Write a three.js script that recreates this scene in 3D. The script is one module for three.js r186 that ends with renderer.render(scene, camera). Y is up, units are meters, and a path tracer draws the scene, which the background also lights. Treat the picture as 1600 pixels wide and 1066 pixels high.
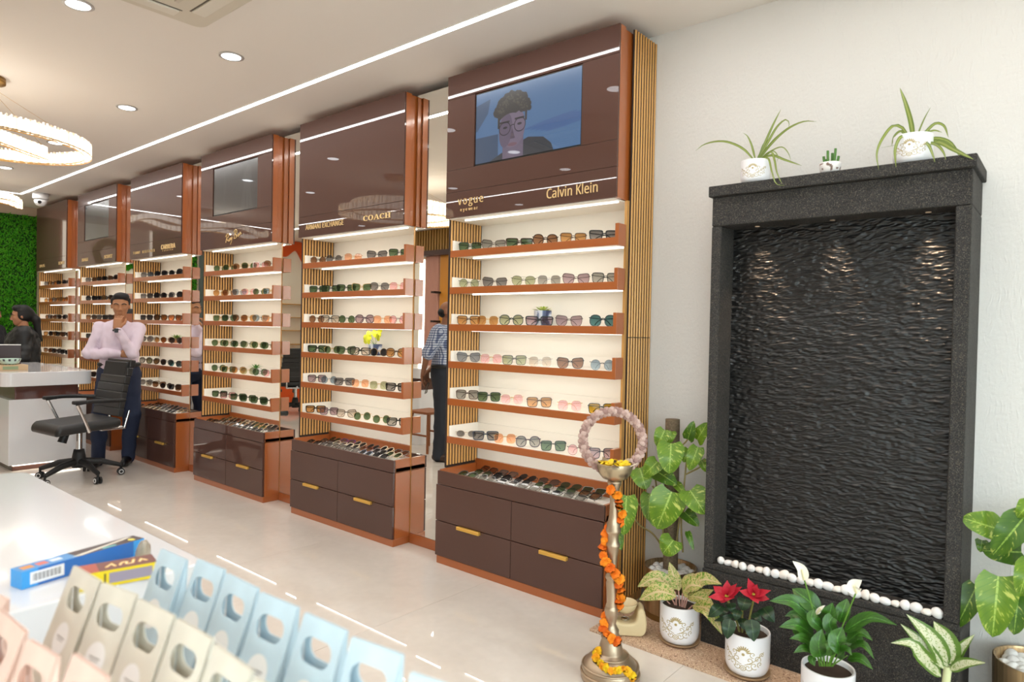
import * as THREE from 'three';
import { RoundedBoxGeometry } from 'three/addons/geometries/RoundedBoxGeometry.js';
import { TextGeometry } from 'three/addons/geometries/TextGeometry.js';
import { FontLoader } from 'three/addons/loaders/FontLoader.js';
import { mergeGeometries, mergeVertices, toCreasedNormals } from 'three/addons/utils/BufferGeometryUtils.js';
import { RectAreaLightUniformsLib } from 'three/addons/lights/RectAreaLightUniformsLib.js';

// ------------------------------------------------------------------ camera, sky, exposure
RectAreaLightUniformsLib.init();
const scene = new THREE.Scene();
const renderer = new THREE.WebGLRenderer({ antialias: true });
renderer.toneMapping = THREE.LinearToneMapping;
renderer.toneMappingExposure = 1.35;
renderer.shadowMap.enabled = true;
const CAM = new THREE.Vector3(0, 1.3961, 2.8417), FPX = 1055;
const CR = new THREE.Vector3(0.76573992, 0.02081006, -0.6428136);
const CU = new THREE.Vector3(-0.02576785, 0.99966656, 0.00166712);
const CF = new THREE.Vector3(-0.64263395, -0.01528735, -0.76602082);
const camera = new THREE.PerspectiveCamera(2 * Math.atan(533 / FPX) * 180 / Math.PI, 1600 / 1066, 0.05, 100);
camera.position.copy(CAM);
camera.quaternion.setFromRotationMatrix(new THREE.Matrix4().makeBasis(CR, CU, CF.clone().negate()));
camera.focus = 4.2; camera.userData.fStop = 3.2;
scene.add(camera);
scene.background = new THREE.Color(0.93, 0.975, 1.03).multiplyScalar(5.6);   // overcast daylight outside the shop front

const L_STRIP = 24, L_SHELF = 13, L_DOWN = 115, L_CHAND = 0.3;
const C_STRIP = new THREE.Color(1, 0.985, 0.965), C_SHELF = new THREE.Color(1, 0.955, 0.875), C_DOWN = new THREE.Color(1, 0.985, 0.97);

// ------------------------------------------------------------------ helpers
let seed = 7;
const rnd = () => { seed = (seed * 1664525 + 1013904223) % 4294967296; return seed / 4294967296; };
const rr = (a, b) => a + (b - a) * rnd();
const V = (x, y, z) => new THREE.Vector3(x, y, z);
const ray = (px, py) => CF.clone().addScaledVector(CR, (px - 800) / FPX).addScaledVector(CU, (533 - py) / FPX);
const at = (px, py, z) => { const v = ray(px, py); return CAM.clone().addScaledVector(v, (z - CAM.z) / v.z); };
const atY = (px, py, y) => { const v = ray(px, py); return CAM.clone().addScaledVector(v, (y - CAM.y) / v.y); };
const atX = (px, py, x) => { const v = ray(px, py); return CAM.clone().addScaledVector(v, (x - CAM.x) / v.x); };
const used = {};
function numbered(n) { used[n] = (used[n] ?? -1) + 1; return used[n] ? n + '_' + String(used[n]).padStart(3, '0') : n; }
function tag(o, label, category, group) { o.userData.label = label; o.userData.category = category; if (group) o.userData.group = group; return o; }
function thing(name, label, category, pos = [0, 0, 0], turn = 0, group) {
  const o = new THREE.Group(); o.name = numbered(name); o.position.set(...pos); o.rotation.y = turn;
  scene.add(o); return tag(o, label, category, group);
}
function obj(name, geo, mat, parent = scene) {
  const m = new THREE.Mesh(Array.isArray(geo) ? merge(geo) : geo, mat);
  m.name = parent === scene ? numbered(name) : name; m.castShadow = m.receiveShadow = true; parent.add(m); return m;
}
function one(name, label, category, geo, mat, group) { return tag(obj(name, geo, mat), label, category, group); }
function struct(name, geo, mat, parent = scene) { const m = obj(name, geo, mat, parent); if (parent === scene) m.userData.kind = 'structure'; return m; }
function merge(gs) {
  gs = gs.map(g => { g = g.index ? g.toNonIndexed() : g; for (const k of Object.keys(g.attributes)) if (!['position', 'normal', 'uv'].includes(k)) g.deleteAttribute(k);
    if (!g.attributes.uv) g.setAttribute('uv', new THREE.BufferAttribute(new Float32Array(g.attributes.position.count * 2), 2)); return g; });
  return mergeGeometries(gs);
}
function uvBox(g) { // uv in metres by dominant normal
  const p = g.attributes.position, n = g.attributes.normal, u = new Float32Array(p.count * 2);
  for (let i = 0; i < p.count; i++) {
    const ax = Math.abs(n.getX(i)), ay = Math.abs(n.getY(i)), az = Math.abs(n.getZ(i));
    if (ay >= ax && ay >= az) { u[2 * i] = p.getX(i); u[2 * i + 1] = p.getZ(i); } else if (ax >= az) { u[2 * i] = p.getZ(i); u[2 * i + 1] = p.getY(i); } else { u[2 * i] = p.getX(i); u[2 * i + 1] = p.getY(i); }
  }
  g.setAttribute('uv', new THREE.BufferAttribute(u, 2)); return g;
}
// box from ranges
function bx(x0, x1, y0, y1, z0, z1, r = 0) {
  const w = x1 - x0, h = y1 - y0, d = z1 - z0;
  const g = r > 0 ? new RoundedBoxGeometry(w, h, d, 2, Math.min(r, w / 2.01, h / 2.01, d / 2.01)) : new THREE.BoxGeometry(w, h, d);
  g.translate((x0 + x1) / 2, (y0 + y1) / 2, (z0 + z1) / 2); return uvBox(g);
}
function cyl(r0, r1, a, b, n = 12) { // tapered rod from a (r0) to b (r1)
  const d = b.clone().sub(a), g = new THREE.CylinderGeometry(r1, r0, d.length(), n, 1);
  g.translate(0, d.length() / 2, 0); g.applyQuaternion(new THREE.Quaternion().setFromUnitVectors(V(0, 1, 0), d.normalize())); g.translate(a.x, a.y, a.z); return g;
}
function tube(pts, r, n = 24, m = 6, closed = false) { return new THREE.TubeGeometry(new THREE.CatmullRomCurve3(pts, closed), n, r, m, closed); }
function lathe(prof, n = 40) { return new THREE.LatheGeometry(prof.map(p => new THREE.Vector2(p[0], p[1])), n); }
// ---- noise and textures
function makeNoise(sd) {
  const h = (x, y) => { let n = Math.imul(x | 0, 374761393) + Math.imul(y | 0, 668265263) + Math.imul(sd, 982451653); n = Math.imul(n ^ (n >>> 13), 1274126177); return ((n ^ (n >>> 16)) >>> 0) / 4294967296; };
  return (x, y, px = 4096, py = 4096) => {
    const xi = Math.floor(x), yi = Math.floor(y), fx = x - xi, fy = y - yi, u = fx * fx * (3 - 2 * fx), v = fy * fy * (3 - 2 * fy);
    const m = (a, b) => ((a % b) + b) % b, x0 = m(xi, px), x1 = m(xi + 1, px), y0 = m(yi, py), y1 = m(yi + 1, py);
    return (h(x0, y0) * (1 - u) + h(x1, y0) * u) * (1 - v) + (h(x0, y1) * (1 - u) + h(x1, y1) * u) * v;
  };
}
const N1 = makeNoise(1), N2 = makeNoise(2), N3 = makeNoise(3);
function fbm(n, u, v, fx, fy, oct = 4) { let s = 0, a = 0.5, t = 0; for (let i = 0; i < oct; i++) { s += a * n(u * fx, v * fy, fx, fy); t += a; a *= 0.5; fx *= 2; fy *= 2; } return s / t; }
function tex(w, h, fn, srgb = true, rx = 1, ry = 1) {
  const d = new Uint8Array(w * h * 4);
  for (let y = 0; y < h; y++) for (let x = 0; x < w; x++) { const c = fn(x / w, y / h), i = (y * w + x) * 4; d[i] = c[0]; d[i + 1] = c[1]; d[i + 2] = c[2]; d[i + 3] = 255; }
  const t = new THREE.DataTexture(d, w, h); t.wrapS = t.wrapT = THREE.RepeatWrapping; t.magFilter = THREE.LinearFilter; t.minFilter = THREE.LinearFilter;
  if (srgb) t.colorSpace = THREE.SRGBColorSpace; t.repeat.set(rx, ry); t.needsUpdate = true; return t;
}
function canvasTex(w, h, draw) {
  const c = document.createElement('canvas'); c.width = w; c.height = h; draw(c.getContext('2d'), w, h);
  const t = new THREE.CanvasTexture(c); t.colorSpace = THREE.SRGBColorSpace; t.magFilter = THREE.LinearFilter; return t;
}
const mixc = (a, b, t) => [a[0] + (b[0] - a[0]) * t, a[1] + (b[1] - a[1]) * t, a[2] + (b[2] - a[2]) * t];
const clamp = (x, a = 0, b = 1) => Math.min(b, Math.max(a, x));
const std = (c, rough = 0.5, metal = 0, more = {}) => new THREE.MeshStandardMaterial({ color: c, roughness: rough, metalness: metal, side: THREE.DoubleSide, ...more });
const phy = (c, rough, more = {}) => new THREE.MeshPhysicalMaterial({ color: c, roughness: rough, side: THREE.DoubleSide, ...more });
const glow = (c, i) => new THREE.MeshStandardMaterial({ color: 0x222222, emissive: c, emissiveIntensity: i, roughness: 0.6 });
function rectLight(parent, w, h, pos, toward, color, L) {
  const l = new THREE.RectAreaLight(color, L, w, h); l.position.copy(pos); parent.add(l);
  l.lookAt(parent === scene ? pos.clone().add(toward) : parent.localToWorld(pos.clone()).add(toward)); l.castShadow = true; return l;
}
const camDir = V(0, 0, 0);

// ------------------------------------------------------------------ materials
const plasterBump = tex(512, 512, (u, v) => { const a = fbm(N1, u, v, 40, 40, 3), b = fbm(N2, u + 0.07 * N3(u * 8, v * 8, 8, 8), v, 90, 14, 2); const g = 255 * clamp(0.25 + 0.45 * a + 0.5 * Math.pow(b, 2.2)); return [g, g, g]; }, false, 2.3, 2.3);
const M = {
  ceiling: std(0xefe9e2, 0.85),
  wall: std(0xdedad5, 0.62, 0, { bumpMap: plasterBump, bumpScale: 0.002 }),
  beige: std(0xcdb9a2, 0.6), cream: std(0xefe6d4, 0.6), shelfWhite: phy(0xf2ece2, 0.35), back: std(0xf5efe4, 0.55),
  copper: phy(0xa85a26, 0.32, { metalness: 0.1, clearcoat: 0.8, clearcoatRoughness: 0.12 }),
  brown: phy(0x553a32, 0.4, { clearcoat: 0.75, clearcoatRoughness: 0.01, ior: 1.45, specularIntensity: 0.15 }),
  brownBack: std(0x2b1d18, 0.7),
  gold: std(0xe4b456, 0.35, 0.55), goldText: std(0xf0d096, 0.4, 0.35),
  mirror: std(0xf2f2ec, 0.0, 1.0), mirrorEdge: std(0xb9a98a, 0.4, 0.5),
  white: phy(0xe4e4e6, 0.18, { clearcoat: 0.6, clearcoatRoughness: 0.05 }), matteWhite: std(0xe9e9e6, 0.6),
  black: std(0x0d0d0e, 0.45), leather: phy(0x141516, 0.42, { clearcoat: 0.25, clearcoatRoughness: 0.4 }), plastic: std(0x17181a, 0.5), chrome: std(0xd0d0d0, 0.15, 1),
  brass: std(0xb8a48c, 0.38, 0.9), soil: std(0x3a2a1f, 0.95),
  glassDark: phy(0x0b0d10, 0.05, { clearcoat: 1, clearcoatRoughness: 0.02 }),
};
const slatTex = tex(64, 512, (u, v) => { const g = fbm(N1, u, v, 24, 5, 3), k = 0.72 + 0.5 * g; return [210 * k, 156 * k, 86 * k].map(x => clamp(x, 0, 255)); }, true, 6, 0.7);
M.slat = phy(0xffffff, 0.34, { map: slatTex, metalness: 0.15, clearcoat: 0.3, clearcoatRoughness: 0.3 });
const marble = tex(1024, 1024, (u, v) => {
  const w = 0.12 * (fbm(N2, u, v, 4, 4, 4) - 0.5), n = fbm(N1, u + w, v + w * 2, 5, 9, 5), f = fbm(N3, u, v, 60, 60, 2);
  const vein = Math.pow(1 - Math.abs(2 * fbm(N3, u + w, v - w, 5, 7, 4) - 1), 14);
  let c = mixc([222, 214, 205], [212, 202, 191], clamp(1.6 * n - 0.3)); c = mixc(c, [222, 213, 201], vein * 0.25); const k = 0.985 + 0.03 * f; return c.map(x => clamp(x * k, 0, 255));
}, true, 0.55, 0.55);
M.tile = phy(0xffffff, 0.42, { map: marble, clearcoat: 0.85, clearcoatRoughness: 0.0, specularIntensity: 0.6 });
M.grout = std(0xa89c8c, 0.8);

// ------------------------------------------------------------------ structure: the room
const XB = -11.15, XF = 3.4, ZW = -0.36, ZO = 4.3, HC = 2.96;
{
  const f = struct('floor', bx(XB - 0.2, XF + 0.2, -0.12, -0.0022, ZW - 0.2, ZO + 0.2), M.grout);
  for (let i = -8; i < 5; i++) for (let j = 0; j < 2; j++) {
    const x0 = -1.24 + i * 1.24, x1 = Math.min(x0 + 1.2385, XF), z0 = ZW + 0.001 + j * 2.4, z1 = Math.min(z0 + 2.3985, ZO);
    const a = Math.max(x0, XB); if (x1 <= a) continue;
    const g = bx(a, x1, -0.012, 0, z0, z1); const uv = g.attributes.uv, ox = rnd() * 9, oy = rnd() * 9; for (let k = 0; k < uv.count; k++) uv.setXY(k, uv.getX(k) + ox, uv.getY(k) + oy);
    obj('tile', g, M.tile, f);
  }
  struct('ceiling', bx(XB - 0.2, XF + 0.2, HC, HC + 0.15, ZW - 0.2, ZO + 0.2), M.ceiling);
  struct('wall_right', bx(XB - 0.2, XF + 0.2, 0, HC, ZW - 0.2, ZW), M.wall);
  struct('wall_left', [bx(XB - 0.2, -0.4, 0, HC, ZO, ZO + 0.2), bx(3.2, XF + 0.2, 0, HC, ZO, ZO + 0.2), bx(-0.4, 3.2, 0, 0.8, ZO, ZO + 0.2), bx(-0.4, 3.2, 2.55, HC, ZO, ZO + 0.2)], M.beige);
  struct('wall_back', bx(XB - 0.2, XB, 0, HC, ZW, ZO), M.beige);
  // shop front with two large panes and a door between (behind the camera)
  const g = []; const fr = std(0x2a2a2c, 0.4, 0.6);
  struct('wall_front', [bx(XF, XF + 0.2, 2.55, HC, ZW, ZO), bx(XF, XF + 0.2, 0, 0.12, ZW, ZO), bx(XF, XF + 0.2, 0.12, 2.55, ZW, 1.15), bx(XF, XF + 0.2, 0.12, 2.55, ZO - 0.15, ZO)], M.matteWhite);
  { const w = new THREE.Group(); w.name = 'window_3'; w.userData.kind = 'structure'; scene.add(w);
    obj('window_frame', [bx(-0.4, -0.35, 0.8, 2.55, ZO + 0.06, ZO + 0.12), bx(3.15, 3.2, 0.8, 2.55, ZO + 0.06, ZO + 0.12), bx(1.38, 1.43, 0.8, 2.55, ZO + 0.06, ZO + 0.12), bx(-0.4, 3.2, 0.8, 0.85, ZO + 0.06, ZO + 0.12), bx(-0.4, 3.2, 2.5, 2.55, ZO + 0.06, ZO + 0.12)], fr, w);
    for (const [a, b] of [[-0.35, 1.38], [1.43, 3.15]]) obj('pane', bx(a, b, 0.85, 2.5, ZO + 0.085, ZO + 0.093), phy(0xf4fbfa, 0.0, { transmission: 1, thickness: 0, ior: 1.45 }), w); }
  const panes = [[1.15, 2.65], [2.65, ZO - 0.15]];
  panes.forEach(([a, b], k) => {
    const w = new THREE.Group(); w.name = 'window_' + (k + 1); w.userData.kind = 'structure'; scene.add(w);
    obj('window_frame', [bx(XF + 0.06, XF + 0.12, 0.12, 2.55, a, a + 0.05), bx(XF + 0.06, XF + 0.12, 0.12, 2.55, b - 0.05, b), bx(XF + 0.06, XF + 0.12, 0.12, 0.17, a, b), bx(XF + 0.06, XF + 0.12, 2.5, 2.55, a, b)], fr, w);
    obj('pane', bx(XF + 0.085, XF + 0.093, 0.17, 2.5, a + 0.05, b - 0.05), phy(0xf4fbfa, 0.0, { transmission: 1, thickness: 0, ior: 1.45 }), w);
  });
}
struct('pavement', bx(-8, XF + 14, -0.35, -0.15, -10, 16), std(0x8d8983, 0.9));

// ------------------------------------------------------------------ ceiling lights
{
  const strip = (name, label, x0, x1, z0, z1) => {
    const t = thing(name, label, 'light strip', [(x0 + x1) / 2, HC, (z0 + z1) / 2], 0, 'recessed ceiling light strips');
    const w = x1 - x0, d = z1 - z0;
    obj('channel', bx(-w / 2 - 0.004, w / 2 + 0.004, -0.004, 0.0, -d / 2 - 0.004, d / 2 + 0.004), M.matteWhite, t);
    obj('light_diffuser', bx(-w / 2, w / 2, -0.006, -0.001, -d / 2, d / 2), glow(C_STRIP, 5), t);
    const n = Math.max(1, Math.round(Math.max(w, d) / 4));
    for (let k = 0; k < n; k++) rectLight(t, w > d ? w / n : w, w > d ? d : d / n, V(w > d ? -w / 2 + (k + 0.5) * w / n : 0, -0.008, w > d ? 0 : -d / 2 + (k + 0.5) * d / n), V(0, -1, 0), C_STRIP, L_STRIP);
  };
  strip('ceiling_light_strip', 'long white light strip in the ceiling running along the display units', -10.05, 3.2, 0.345, 0.378);
  strip('ceiling_light_strip', 'short white light strip across the ceiling at the far end', -10.05, -10.017, 0.383, 2.985);
  strip('ceiling_light_strip', 'white light strip in the ceiling on the counter side of the shop', -10.05, 3.2, 2.99, 3.023);
  const ringM = std(0xcfcfcf, 0.35, 0.6), led = glow(new THREE.Color(0.95, 0.98, 1), 7);
  const ringG = lathe([[0.052, 0], [0.068, -0.001], [0.07, -0.005], [0.062, -0.008], [0.054, -0.006]], 28), discG = new THREE.CylinderGeometry(0.053, 0.053, 0.003, 28);
  const xs = [-0.8, -2.31, -3.818, -5.338, -6.9, -8.46], zs = [0.885, 1.67, 2.45, 3.6];
  const rowW = ['row by the display wall', 'middle row', 'row over the counters', 'row by the opposite wall'], colW = ['first', 'second', 'third', 'fourth', 'fifth', 'sixth'];
  for (let j = 0; j < 4; j++) for (let i = 0; i < 6; i++) {
    if (j === 1 && (i === 3 || i === 5)) continue; if (j === 1 && i === 2) { /* beside the air conditioner */ }
    const z = zs[j], x = xs[i] + (j === 1 && i === 2 ? 0 : 0);
    const t = thing('downlight', `round white ceiling downlight, ${colW[i]} from the fountain end, ${rowW[j]}`, 'downlight', [x, HC, z], 0, 'ceiling downlights');
    obj('trim_ring', ringG, ringM, t);
    const d = obj('light_disc', discG, led, t); d.position.y = -0.004;
    const s = new THREE.SpotLight(C_DOWN, L_DOWN * 0.0088, 0, 1.25, 0.8, 2); s.position.set(0, -0.012, 0); s.target.position.set(0, -2, 0); s.castShadow = true; s.shadow.radius = 2.5; t.add(s); t.add(s.target);
  }
  // air conditioner cassette
  const ac = thing('ceiling_air_conditioner', 'white square ceiling cassette air conditioner', 'air conditioner', [-3.06, HC, 1.64]);
  const acM = std(0xd8d0c0, 0.5), acD = std(0x6e675c, 0.7);
  obj('panel', (() => { const s = new THREE.Shape(); const a = 0.42, r = 0.05; s.moveTo(-a + r, -a); s.lineTo(a - r, -a); s.quadraticCurveTo(a, -a, a, -a + r); s.lineTo(a, a - r); s.quadraticCurveTo(a, a, a - r, a); s.lineTo(-a + r, a); s.quadraticCurveTo(-a, a, -a, a - r); s.lineTo(-a, -a + r); s.quadraticCurveTo(-a, -a, -a + r, -a);
    const g = new THREE.ExtrudeGeometry(s, { depth: 0.028, bevelEnabled: true, bevelSize: 0.012, bevelThickness: 0.012, bevelSegments: 2 }); g.rotateX(Math.PI / 2); g.translate(0, -0.012 + 0.0, 0); return g; })(), acM, ac);
  for (let k = 0; k < 4; k++) { const a = k * Math.PI / 2; const fl = obj('flap', bx(-0.26, 0.26, -0.062, -0.052, 0.3, 0.365, 0.004), std(0xe2dccf, 0.45), ac); fl.rotation.y = a; const sl = obj('slot', bx(-0.27, 0.27, -0.0535, -0.0525, 0.292, 0.3), acD, ac); sl.rotation.y = a; }
  obj('intake_grille', [...Array(11)].map((_, k) => bx(-0.22, 0.22, -0.058, -0.052, -0.22 + k * 0.042, -0.2 + k * 0.042)), std(0xcfc7b8, 0.5), ac);
  obj('logo', [bx(-0.04, -0.015, -0.0535, -0.052, 0.385, 0.4), bx(-0.01, 0.04, -0.0535, -0.052, 0.388, 0.397)], acD, ac);
  // security camera at the far end
  const sc = thing('security_camera', 'white dome security camera on the ceiling at the far end', 'camera', [-9.8, HC, 0.215]);
  obj('mount', lathe([[0, 0], [0.085, 0], [0.085, -0.06], [0.075, -0.08], [0, -0.08]], 28), std(0xdedede, 0.4), sc);
  const ball = obj('camera_ball', new THREE.SphereGeometry(0.068, 24, 16), std(0xe8e8e8, 0.35), sc); ball.position.y = -0.095;
  const lens = obj('camera_lens', [cyl(0.02, 0.02, V(0.045, -0.11, 0.02), V(0.068, -0.118, 0.03), 14)], M.black, sc);
  // crystal chandeliers: a lit band following a closed curve, hung with crystal prisms
  const crystalM = [2.4, 0.45].map(e => phy(0xfff4e0, 0.08, { transmission: 0.75, thickness: 0, ior: 1.5, emissive: new THREE.Color(1, 0.97, 0.92), emissiveIntensity: e }));
  const chandelier = (name, label, c, curves, per, hgt, canopyR) => {
    const t = thing(name, label, 'chandelier', [c.x, HC, c.z]), bands = [], cr = [], rims = [], wires = [];
    for (const fn of curves) {
      const curve = new THREE.CatmullRomCurve3([...Array(48)].map((_, k) => fn(k / 48)), true), n = 120;
      const rib = (y0, y1, off) => { const P = [], I = []; for (let k = 0; k <= n; k++) { const p = curve.getPointAt((k % n) / n), d = curve.getTangentAt((k % n) / n), l = Math.hypot(d.x, d.z) || 1, nx = d.z / l, nz = -d.x / l; P.push(p.x + nx * off, p.y + y0, p.z + nz * off, p.x + nx * off, p.y + y1, p.z + nz * off); if (k < n) { const a = 2 * k; I.push(a, a + 1, a + 2, a + 1, a + 3, a + 2); } } const g = new THREE.BufferGeometry(); g.setAttribute('position', new THREE.Float32BufferAttribute(P, 3)); g.setIndex(I); g.computeVertexNormals(); return g; };
      bands.push(rib(0.012, hgt - 0.012, 0.003), rib(0.012, hgt - 0.012, -0.003)); rims.push(rib(-0.004, 0.002, 0.021), rib(-0.004, 0.002, -0.021));
      for (let k = 0; k < per; k++) { const p = curve.getPointAt(k / per), d = curve.getTangentAt(k / per), l = Math.hypot(d.x, d.z) || 1; for (const q of [-1, 1]) { const g = new THREE.CylinderGeometry(0.0075, 0.0085, hgt * rr(0.9, 1.02), 4, 1); g.rotateY(Math.PI / 4 + rr(-0.2, 0.2)); g.scale(1, 1, 0.7); g.rotateY(Math.atan2(d.x, d.z)); g.translate(p.x + d.z / l * q * 0.013, p.y + hgt / 2, p.z - d.x / l * q * 0.013); cr.push(g); } }
      for (const u of [0.1, 0.43, 0.77]) { const p = curve.getPointAt(u); wires.push(cyl(0.0012, 0.0012, V(0, -0.045, 0), V(p.x, p.y + hgt, p.z), 5)); }
    }
    const rim = std(0xb08a4c, 0.35, 0.8);
    obj('light_band', bands, glow(new THREE.Color(1, 0.95, 0.88), 1.5), t); for (const q of [0, 1]) obj('crystal', cr.filter((_, k) => (k % 5 < 3 ? 0 : 1) === q), crystalM[q], t).userData.kind = 'stuff'; obj('rim', rims, rim, t); obj('hanging_wire', wires, rim, t);
    obj('canopy', lathe([[0, 0], [canopyR, 0], [canopyR, -0.035], [canopyR * 0.6, -0.045], [0.012, -0.05], [0, -0.06]], 30), rim, t);
    const p = curves[0](0.2), l = new THREE.PointLight(new THREE.Color(1, 0.93, 0.82), L_CHAND, 0, 2); l.position.set(p.x * 0.4, p.y - 0.02, p.z * 0.4); l.castShadow = true; l.shadow.radius = 0.3; t.add(l);
  };
  const tilt = (v, a) => { const s = v.dot(CR); return v.clone().add(V(0, -s * Math.tan(a), 0)); };
  chandelier('crystal_chandelier', 'twin ring crystal chandelier with gold rims glowing over the counters', V(-5.42, 0, 1.7), [u => tilt(V(0.56 * Math.cos(u * 6.2832), 0, 0.56 * Math.sin(u * 6.2832)), 0.03).add(V(0.03, -0.43, 0)), u => tilt(V(0.44 * Math.cos(u * 6.2832), 0, 0.44 * Math.sin(u * 6.2832)), 0.36).add(V(-0.1, -0.33, 0.1))], 150, 0.085, 0.11);
  chandelier('crystal_chandelier', 'wavy clear crystal chandelier at the far end of the shop', V(-9.15, 0, 1.5), [u => { const a = u * 2 * Math.PI; return V(0.3 * Math.cos(a), -0.28 + 0.03 * Math.sin(5 * a), 0.92 * Math.sin(a)); }], 150, 0.08, 0.1);
}

// ------------------------------------------------------------------ back wall dressing and the far corner seen in the mirrors
{
  const N = 5200, g = new THREE.ConeGeometry(0.009, 0.05, 3, 1); g.translate(0, 0.02, 0);
  const mossM = std(0x8fc060, 0.9);
  const moss = (label, pts, base) => {
    const t = thing('moss_panel', label, 'moss panel', [XB, 0, 0]);
    obj('backing', base, std(0x1f4a10, 0.95), t);
    const im = new THREE.InstancedMesh(g, mossM, pts.length); im.name = 'grass'; im.userData.kind = 'stuff'; const m = new THREE.Matrix4(), q = new THREE.Quaternion(), e = new THREE.Euler(), col = new THREE.Color();
    pts.forEach((p, k) => { e.set(rr(-0.9, 0.9), 0, -Math.PI / 2 + rr(-0.9, 0.9)); q.setFromEuler(e); const s = rr(0.7, 1.4); m.compose(p, q, V(s, s, s)); im.setMatrixAt(k, m); col.setHSL(0.28 + rr(-0.025, 0.025), 0.85, rr(0.34, 0.62)); im.setColorAt(k, col); });
    im.castShadow = im.receiveShadow = true; t.add(im);
  };
  const rect = (z0, z1, y0, y1, d) => { const n = Math.round((z1 - z0) * (y1 - y0) * d); return [...Array(n)].map(() => V(0.02, rr(y0, y1), rr(z0, z1))); };
  moss('tall green artificial grass panel beside the farthest display unit', rect(-0.1, 0.36, 0.1, 2.84, 4200), bx(0.002, 0.02, 0.1, 2.84, -0.1, 0.36));
  moss('tall green artificial grass panel beside the grey column', rect(1.64, 2.12, 0.1, 2.84, 3600), bx(0.002, 0.02, 0.1, 2.84, 1.64, 2.12));
  moss('round green artificial grass wreath on the cream end wall', [...Array(1100)].map(() => { const a = rnd() * 6.283, r = rr(0.13, 0.22); return V(0.02, 2.42 + r * Math.sin(a), 1.02 + r * Math.cos(a)); }), new THREE.TorusGeometry(0.175, 0.045, 8, 40).scale(1, 1, 0.3).rotateY(Math.PI / 2).translate(0.012, 2.42, 1.02));
  const woodT = std(0x8a4a26, 0.4);
  obj('trim_1', bx(XB, XB + 0.03, 0.1, 2.84, 0.365, 0.385), woodT).userData.kind = 'structure';
  struct('trim_2', bx(XB, XB + 0.012, 0.1, 2.84, 0.47, 1.58), M.cream);
  struct('trim_3', bx(XB, XB + 0.2, 0, HC, 2.16, 2.5), std(0x8b959c, 0.45));
  const led = (z, lab) => { const t = thing('wall_light_strip', lab, 'light strip', [XB + 0.02, 1.47, z]); obj('light_diffuser', bx(-0.012, 0.012, -1.37, 1.37, -0.02, 0.02), glow(new THREE.Color(1, 0.9, 0.72), 0.9), t); rectLight(t, 0.04, 2.7, V(0.015, 0, 0), V(1, 0, 0), new THREE.Color(1, 0.9, 0.72), 0.9); };
  led(0.43, 'warm vertical light strip beside the grass panel near the last display unit'); led(1.605, 'warm vertical light strip beside the middle grass panel');
  // orange arch panel with lit shelves in the far corner
  const t = thing('wall_display', 'cream wall display with gold shelves under a wavy orange top', 'display', [XB, 0, 3.8]);
  const org = std(0xd8520f, 0.45), goldS = std(0xd9a441, 0.35, 0.6);
  obj('panel', bx(0, 0.03, 0.3, HC - 0.01, -0.5, 0.48), M.cream, t);
  { const s = new THREE.Shape(); s.moveTo(-0.5, HC - 0.01); s.lineTo(0.48, HC - 0.01); s.lineTo(0.48, 2.2); for (let k = 0; k <= 24; k++) { const z = 0.48 - k * 0.98 / 24; s.lineTo(z, 2.72 + 0.07 * Math.sin(z * 13) - (z > 0.12 ? (z - 0.12) * 0.9 : 0)); } const ge = new THREE.ExtrudeGeometry(s, { depth: 0.05, bevelEnabled: false }); ge.rotateY(-Math.PI / 2); ge.translate(0.085, 0, 0); obj('wavy_top', ge, org, t); }
  obj('orange_base', bx(0, 0.32, 0, 0.52, -0.5, 0.48), org, t);
  for (const y of [1.8, 1.56, 1.32, 1.07, 0.83, 0.6]) obj('shelf', bx(0.03, 0.2, y - 0.012, y, -0.48, 0.46), goldS, t);
  // opposite wall as seen in the mirrors: slatted band, beam, pink fluted panel, amber shelves
  const o = thing('wall_paneling', 'opposite wall paneling with slatted band and pink fluted panel', 'paneling', [-7.8, 0, ZO]);
  const sl = std(0xa9803f, 0.45, 0.2);
  obj('band_backing', bx(-1.6, 1.6, 2.62, HC - 0.01, -0.03, 0), M.brownBack, o);
  for (let k = 0; k < 52; k++) obj('slat', bx(-1.59 + k * 0.0612, -1.555 + k * 0.0612, 2.62, HC - 0.01, -0.06, -0.03), sl, o);
  obj('beam', bx(-1.6, 1.6, 2.54, 2.62, -0.12, 0), std(0x4a3028, 0.5), o);
  obj('fluted_panel', [...Array(9)].map((_, k) => cyl(0.016, 0.016, V(-0.155 + k * 0.032, 0.0, -0.02), V(-0.155 + k * 0.032, 2.54, -0.02), 8)).concat([bx(-0.17, 0.13, 0, 2.54, -0.02, 0)]), std(0xc49180, 0.6), o);
  obj('wood_panel', bx(0.17, 1.6, 0, 2.54, -0.03, 0), std(0xc98528, 0.5), o); obj('cream_panel', bx(-1.6, -0.3, 0, 2.54, -0.03, 0), M.cream, o);
  for (const y of [0.6, 1.05, 1.5, 1.95]) obj('shelf', bx(0.13, 0.2, y, y + 0.03, -0.18, -0.0), M.brownBack, o);
  obj('light_strip', bx(-0.3, -0.2, 0.1, 2.5, -0.02, 0), glow(new THREE.Color(1, 0.95, 0.86), 2.2), o); rectLight(o, 0.1, 2.4, V(-0.25, 1.3, -0.024), V(0, 0, -1), new THREE.Color(1, 0.95, 0.86), 2.2);
}

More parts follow.
